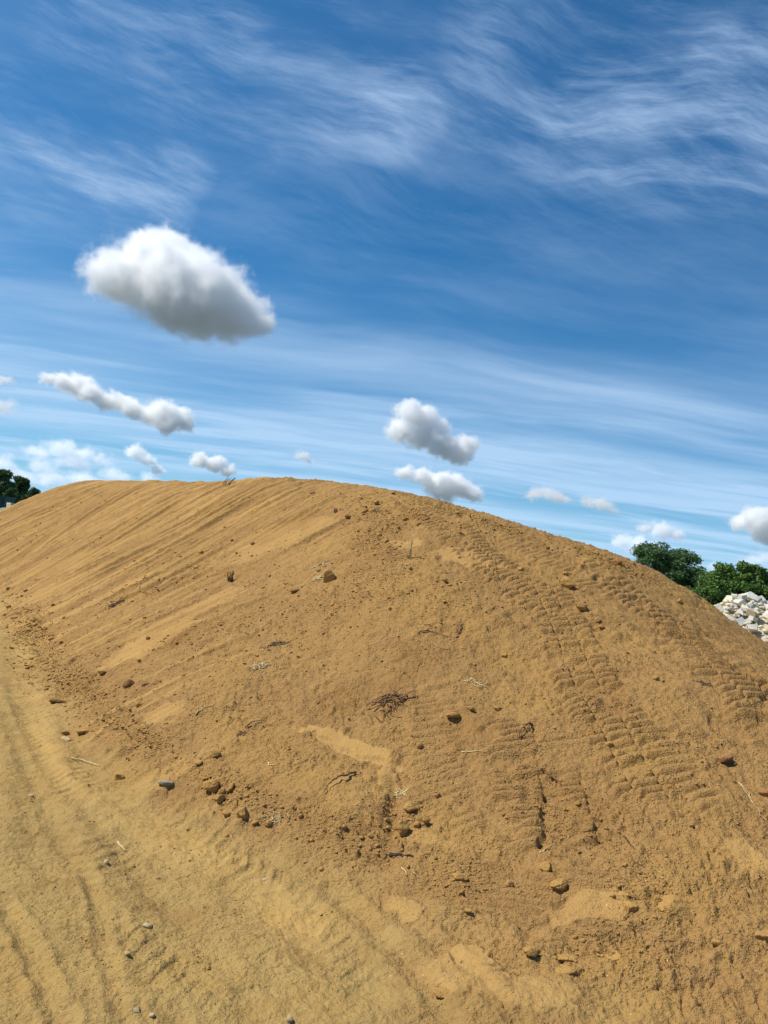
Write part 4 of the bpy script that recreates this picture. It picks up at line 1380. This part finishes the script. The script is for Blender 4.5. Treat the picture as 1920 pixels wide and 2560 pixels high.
# ---------------------------------------------------------------- far left: tipper trailer, block wall, brick heap
MAT_GREEN = simple('green_paint', (.010, .055, .045), .5, .25, 2, 0, spec=.5)
MAT_TYRE = simple('tyre_rubber', (.02, .02, .02), .8, .2, 5)
MAT_RIM = simple('grey_rim', (.42, .42, .40), .5, .15, 5)
MAT_BLOCK = simple('pale_block', (.62, .55, .38), .9, .15, 4, .01)
MAT_BRICK = simple('brick_rubble', (.30, .17, .10), .9, .35, 4, .01, col2=(.50, .38, .26))
MAT_TARP = simple('grey_green_sheet', (.20, .25, .20), .7, .2, 1.5, .02)


def box(V, F, c, d):
    b = len(V)
    for x in (-1, 1):
        for y in (-1, 1):
            for z in (-1, 1):
                V.append((c[0] + x * d[0] / 2, c[1] + y * d[1] / 2, c[2] + z * d[2] / 2))
    F += [tuple(b + i for i in f) for f in ((0, 1, 3, 2), (4, 6, 7, 5), (0, 4, 5, 1), (2, 3, 7, 6), (0, 2, 6, 4), (1, 5, 7, 3))]


def cyl(V, F, c, r, w, n=20):
    b = len(V)
    for s in (-1, 1):
        for k in range(n):
            a = 2 * math.pi * k / n
            V.append((c[0] + math.cos(a) * r, c[1] + s * w / 2, c[2] + math.sin(a) * r))
    for k in range(n):
        F.append((b + k, b + (k + 1) % n, b + n + (k + 1) % n, b + n + k))
    F.append(tuple(b + k for k in range(n))[::-1]); F.append(tuple(b + n + k for k in range(n)))


def build_trailer():
    p = at_depth(-20, 1286, 90)
    g = gz(p.x, p.y)
    root = empty('tipper_trailer', (p.x, p.y, g))
    tag(root, 'dark green tipper trailer cut by the left edge of the picture', 'trailer')
    top = at_depth(4, 1240, 90).z - g
    V, F = [], []
    # body tapering to its base, open on top, with a rim
    L, W = 3.8, 2.2
    zb, zt = .95, top
    v0 = len(V)
    for z, e in ((zb, .86), (zt, 1.0), (zt, .95), (zb + .08, .80)):
        for sx, sy in ((-1, -1), (1, -1), (1, 1), (-1, 1)):
            V.append((sx * L / 2 * e, sy * W / 2 * e, z))
    for a in range(3):
        for k in range(4):
            k2 = (k + 1) % 4
            F.append((a * 4 + k, a * 4 + k2, (a + 1) * 4 + k2, (a + 1) * 4 + k))
    F.append((0, 3, 2, 1)); F.append((12, 13, 14, 15))
    mesh_from('body', V, F, MAT_GREEN, False, root)
    V, F = [], []
    for sy in (-1, 1):
        box(V, F, (0, sy * (W / 2 + .02), zt - .06), (L + .1, .08, .12))
    for sx in (-1, 1):
        box(V, F, (sx * (L / 2 + .02), 0, zt - .06), (.08, W - .04, .12))
    for k in range(5):
        box(V, F, (-L / 2 * .8 + k * L * .2, -W / 2 * .95 - .03, (zb + zt) / 2), (.08, .1, (zt - zb) * .9))
    mesh_from('rim_rail', V, F, MAT_GREEN, False, root)
    V, F = [], []
    box(V, F, (0, -.4, .8), (L * .9, .14, .2)); box(V, F, (0, .4, .8), (L * .9, .14, .2)); box(V, F, (L * .6, 0, .72), (1.2, .12, .12))
    mesh_from('chassis', V, F, MAT_GREEN, False, root)
    for x in (1.35, -.2):
        for sy in (-1, 1):
            V, F = [], []
            cyl(V, F, (0, 0, 0), .48, .28)
            w = mesh_from('wheel', V, F, MAT_TYRE, False, root)
            w.location = (x, sy * .9, .48)
            V, F = [], []
            cyl(V, F, (0, sy * .03, 0), .27, .27)
            mesh_from('rim', V, F, MAT_RIM, False, w)


build_trailer()


def build_left_bits():
    # low stack of pale blocks
    p = at_depth(26, 1272, 80)
    g = gz(p.x, p.y)
    root = empty('block_stack', (p.x, p.y, g), -.8)
    tag(root, 'low stack of pale building blocks right of the green trailer', 'block stack')
    zt = at_depth(26, 1257, 80).z - g
    rows = max(3, int(zt / .22))
    V, F = [], []
    box(V, F, (0, 0, 0), (.40, .5, .20))
    me = mesh_from('block', V, F, MAT_BLOCK, False, root).data
    first = True
    ob = [o for o in root.children][0]
    for r_ in range(rows):
        for k in range(3):
            o = ob if first else ob.copy()
            if not first:
                COL.objects.link(o)
            first = False
            o.parent = root
            o.location = ((k - 1) * .42 + (.1 if r_ % 2 else 0), random.uniform(-.02, .02), r_ * zt / rows + zt / rows / 2)
            o.scale = (1, 1, zt / rows / .205)
    # heap of broken bricks beside it
    p = at_depth(50, 1275, 80); g = gz(p.x, p.y)
    zt = at_depth(48, 1259, 80).z - g
    g1 = np.linspace(-1.6, 1.6, 26)
    X, Y = np.meshgrid(g1, g1)
    Z = zt * .9 * np.exp(-((X / .8) ** 2 + (Y / .9) ** 2)) + .05 * fbm(X * 3, Y * 3, 61, 3) - .05
    idx = np.arange(26 * 26).reshape(26, 26)
    Q = np.stack([idx[:-1, :-1], idx[:-1, 1:], idx[1:, 1:], idx[1:, :-1]], -1).reshape(-1, 4)
    heap = big_mesh('brick_heap', np.stack([X.ravel(), Y.ravel(), Z.ravel()], 1), Q, MAT_BRICK, False)
    heap.location = (p.x, p.y, g)
    tag(heap, 'reddish heap of broken bricks between the pale blocks and the mound slope', 'brick heap')
    V, F = [], []
    box(V, F, (0, 0, 0), (.3, .16, .12))
    me = bpy.data.meshes.new('brick'); me.from_pydata(V, [], F); me.materials.append(MAT_BRICK)
    for k in range(46):
        x, y = random.gauss(0, .6), random.gauss(0, .5)
        o = bpy.data.objects.new('brick', me); COL.objects.link(o); o.parent = heap
        o.location = (x, y, zt * .9 * math.exp(-((x / .8) ** 2 + (y / .9) ** 2)) + .02)
        o.rotation_euler = (random.uniform(-.7, .7), random.uniform(-.7, .7), random.uniform(0, 6))
    # grey-green sheeted heap in front
    p = at_depth(22, 1282, 66); g = gz(p.x, p.y)
    zt = at_depth(16, 1267, 66).z - g
    g1 = np.linspace(-2.2, 2.2, 34)
    X, Y = np.meshgrid(g1, g1)
    Z = zt * np.exp(-np.abs((X + .2) / 1.2) ** 2.6 - np.abs(Y / 1.2) ** 3) + .05 * fbm(X * 2, Y * 2, 71, 4) - .06
    idx = np.arange(34 * 34).reshape(34, 34)
    Q = np.stack([idx[:-1, :-1], idx[:-1, 1:], idx[1:, 1:], idx[1:, :-1]], -1).reshape(-1, 4)
    o = big_mesh('sheeted_heap', np.stack([X.ravel(), Y.ravel(), Z.ravel()], 1), Q, MAT_TARP, True)
    o.location = (p.x, p.y, g)
    tag(o, 'low grey green covered heap below the pale blocks at the left edge', 'heap')


build_left_bits()

# ---------------------------------------------------------------- cumulus clouds (real volumes)
CLOUD_BASE = 420.0
import bmesh


def build_cloud(blobs, lab, seed, dens=1.0, flat=.75, soft=.7, rag=1.5):
    """blobs: (photo x, photo y, radius in photo px). Each cloud stands at the height of its base."""
    ymax = max(b[1] + b[2] * .5 for b in blobs); xm = sum(b[0] for b in blobs) / len(blobs)
    dv = pix_dir(xm, ymax)
    y = CLOUD_BASE / max(dv.z / dv.y, .055)
    rg = np.random.default_rng(seed)
    S = []
    for bx, by, br in blobs:
        r = br * y / 1923 / max(pix_dir(bx, by).y, .5) * (1.18 if flat > .6 else 1.6)
        c = at_depth(bx, by, y + rg.uniform(-.4, .4) * r)
        S.append((c, r))
    cen = sum((c for c, r in S), Vector()) / len(S)
    rm = sum(r for c, r in S) / len(S)
    me = bpy.data.meshes.new('cloud')
    bm = bmesh.new()
    for c, r in S:                     # closed hull a little outside the vapour
        bmesh.ops.create_icosphere(bm, subdivisions=3, radius=r * 1.2, matrix=Matrix.Translation(c - cen) @ Matrix.Diagonal((1, 1, flat * 1.1, 1)))
    bm.to_mesh(me); bm.free()
    o = bpy.data.objects.new('cloud', me); COL.objects.link(o)
    o.location = cen
    md = o.modifiers.new('skin', 'REMESH'); md.mode = 'VOXEL'; md.voxel_size = rm * .16
    m, T = new_mat('cloud_vapour')
    co = T.n('ShaderNodeTexCoord').outputs['Object']
    off = T.v('ADD', co, (seed * 31.7 * rm, seed * 11.3 * rm, 0))
    wn = T.n('ShaderNodeTexNoise', {'Vector': off, 'Scale': .9 / rm, 'Detail': 5, 'Roughness': .6})
    p = T.v('ADD', co, T.v('SCALE', T.v('SUBTRACT', wn.outputs[1], (.5, .5, .5)), rm * 1.3))
    p = T.v('MULTIPLY', p, (1, 1, 1 / flat))
    best = None
    for c, r in S:
        q0 = c - cen
        dd = T.v('DISTANCE', p, (q0.x, q0.y, q0.z / flat), out=1)
        q = T.m('SUBTRACT', 1.0, T.m('DIVIDE', dd, r))
        best = q if best is None else T.m('SMOOTH_MAX', best, q, .3)
    nz = T.noise(off, 2.2 / rm, 8, .66)
    val = T.m('ADD', best, T.m('MULTIPLY', T.m('SUBTRACT', nz, .48), rag))
    den = T.m('POWER', T.ramp(val, .0, soft), 1.7)
    vol = T.n('ShaderNodeVolumePrincipled', {'Color': (.995, .995, .995, 1), 'Anisotropy': .2,
                                            'Density': T.m('MULTIPLY', den, dens * 6.2 / rm)})
    T.n('ShaderNodeOutputMaterial', {1: vol})
    me.materials.append(m)
    tag(o, lab, 'cloud', 'cumulus clouds over the site')
    return o


build_cloud([(330, 685, 88), (420, 670, 100), (505, 735, 108), (590, 785, 80), (375, 635, 62), (640, 810, 42), (500, 800, 60), (262, 668, 46), (430, 760, 70), (450, 700, 95), (545, 760, 90), (400, 730, 85), (290, 690, 70)],
            'largest cloud, a leaning white oval alone in the blue at left', 1, 1.0, .8, .6, 1.35)
build_cloud([(120, 945, 22), (160, 955, 30), (195, 965, 40), (225, 985, 34), (265, 1005, 30), (300, 1005, 34), (330, 1020, 34), (375, 1038, 30), (410, 1030, 42), (445, 1045, 40), (465, 1058, 26), (420, 1062, 34)],
            'long chain like cloud below the largest one at left', 2)
build_cloud([(1030, 1035, 42), (1062, 1048, 44), (1000, 1075, 40), (1060, 1090, 50), (1110, 1110, 46), (1165, 1110, 30), (1150, 1135, 34), (1090, 1070, 36)],
            'tall headed cloud above the middle of the crest', 3)
build_cloud([(1015, 1180, 24), (1050, 1192, 30), (1085, 1205, 38), (1115, 1205, 38), (1145, 1215, 40), (1180, 1232, 30), (1110, 1230, 34)],
            'white cloud touching the crest right of the middle', 4)
build_cloud([(500, 1150, 28), (540, 1160, 28), (575, 1176, 20)], 'small egg white cloud just above the left crest', 5)
build_cloud([(340, 1132, 27), (368, 1150, 22), (395, 1175, 18)], 'small round headed cloud left of the egg white one', 6, .7)
build_cloud([(757, 1140, 19), (772, 1150, 12)], 'tiny grey puff above the highest part of the crest', 7, .4, .5, 1.0, 1.6)
build_cloud([(1335, 1236, 22), (1360, 1232, 26), (1385, 1241, 28), (1415, 1250, 19)], 'flat grey cloud, left one of the pair over the right slope', 8, .4, .5, 1.0, 1.6)
build_cloud([(1470, 1252, 20), (1490, 1255, 23), (1512, 1265, 25), (1538, 1274, 14)], 'flat grey cloud, right one of the pair over the right slope', 9, .4, .5, 1.0, 1.6)
build_cloud([(1850, 1305, 26), (1890, 1298, 42), (1930, 1322, 52)], 'thick cloud cut by the right edge of the picture', 10)
build_cloud([(1555, 1355, 26), (1590, 1362, 30), (1630, 1375, 25)], 'white low cloud left of the feathery tree', 11, .6)
build_cloud([(1610, 1320, 20), (1655, 1325, 30), (1695, 1338, 18)], 'grey cloud directly above the feathery tree', 12, .45)
build_cloud([(12, 950, 18), (-8, 955, 16)], 'upper small grey cloud cut by the left edge', 13, .35, .5, 1.0, 1.6)
build_cloud([(10, 1015, 24), (-12, 1020, 24)], 'lower small grey cloud cut by the left edge', 14, .35, .5, 1.0, 1.6)
build_cloud([(90, 1128, 28), (150, 1120, 32), (205, 1130, 28), (255, 1150, 24), (180, 1155, 34), (110, 1165, 30)], 'wide ragged grey cloud low over the left end of the mound', 15, .5, .5, 1.0, 1.6)
build_cloud([(40, 1190, 32), (120, 1200, 30), (210, 1195, 34), (290, 1192, 30), (370, 1200, 24), (0, 1160, 30)], 'lowest cloud bank lying on the left horizon', 16, .5, .5, 1.0, 1.6)
build_cloud([(1880, 1400, 26), (1925, 1395, 26), (1790, 1415, 18)], 'low white cloud over the dense green trees at right', 17, .35, .5, 1.0, 1.6)
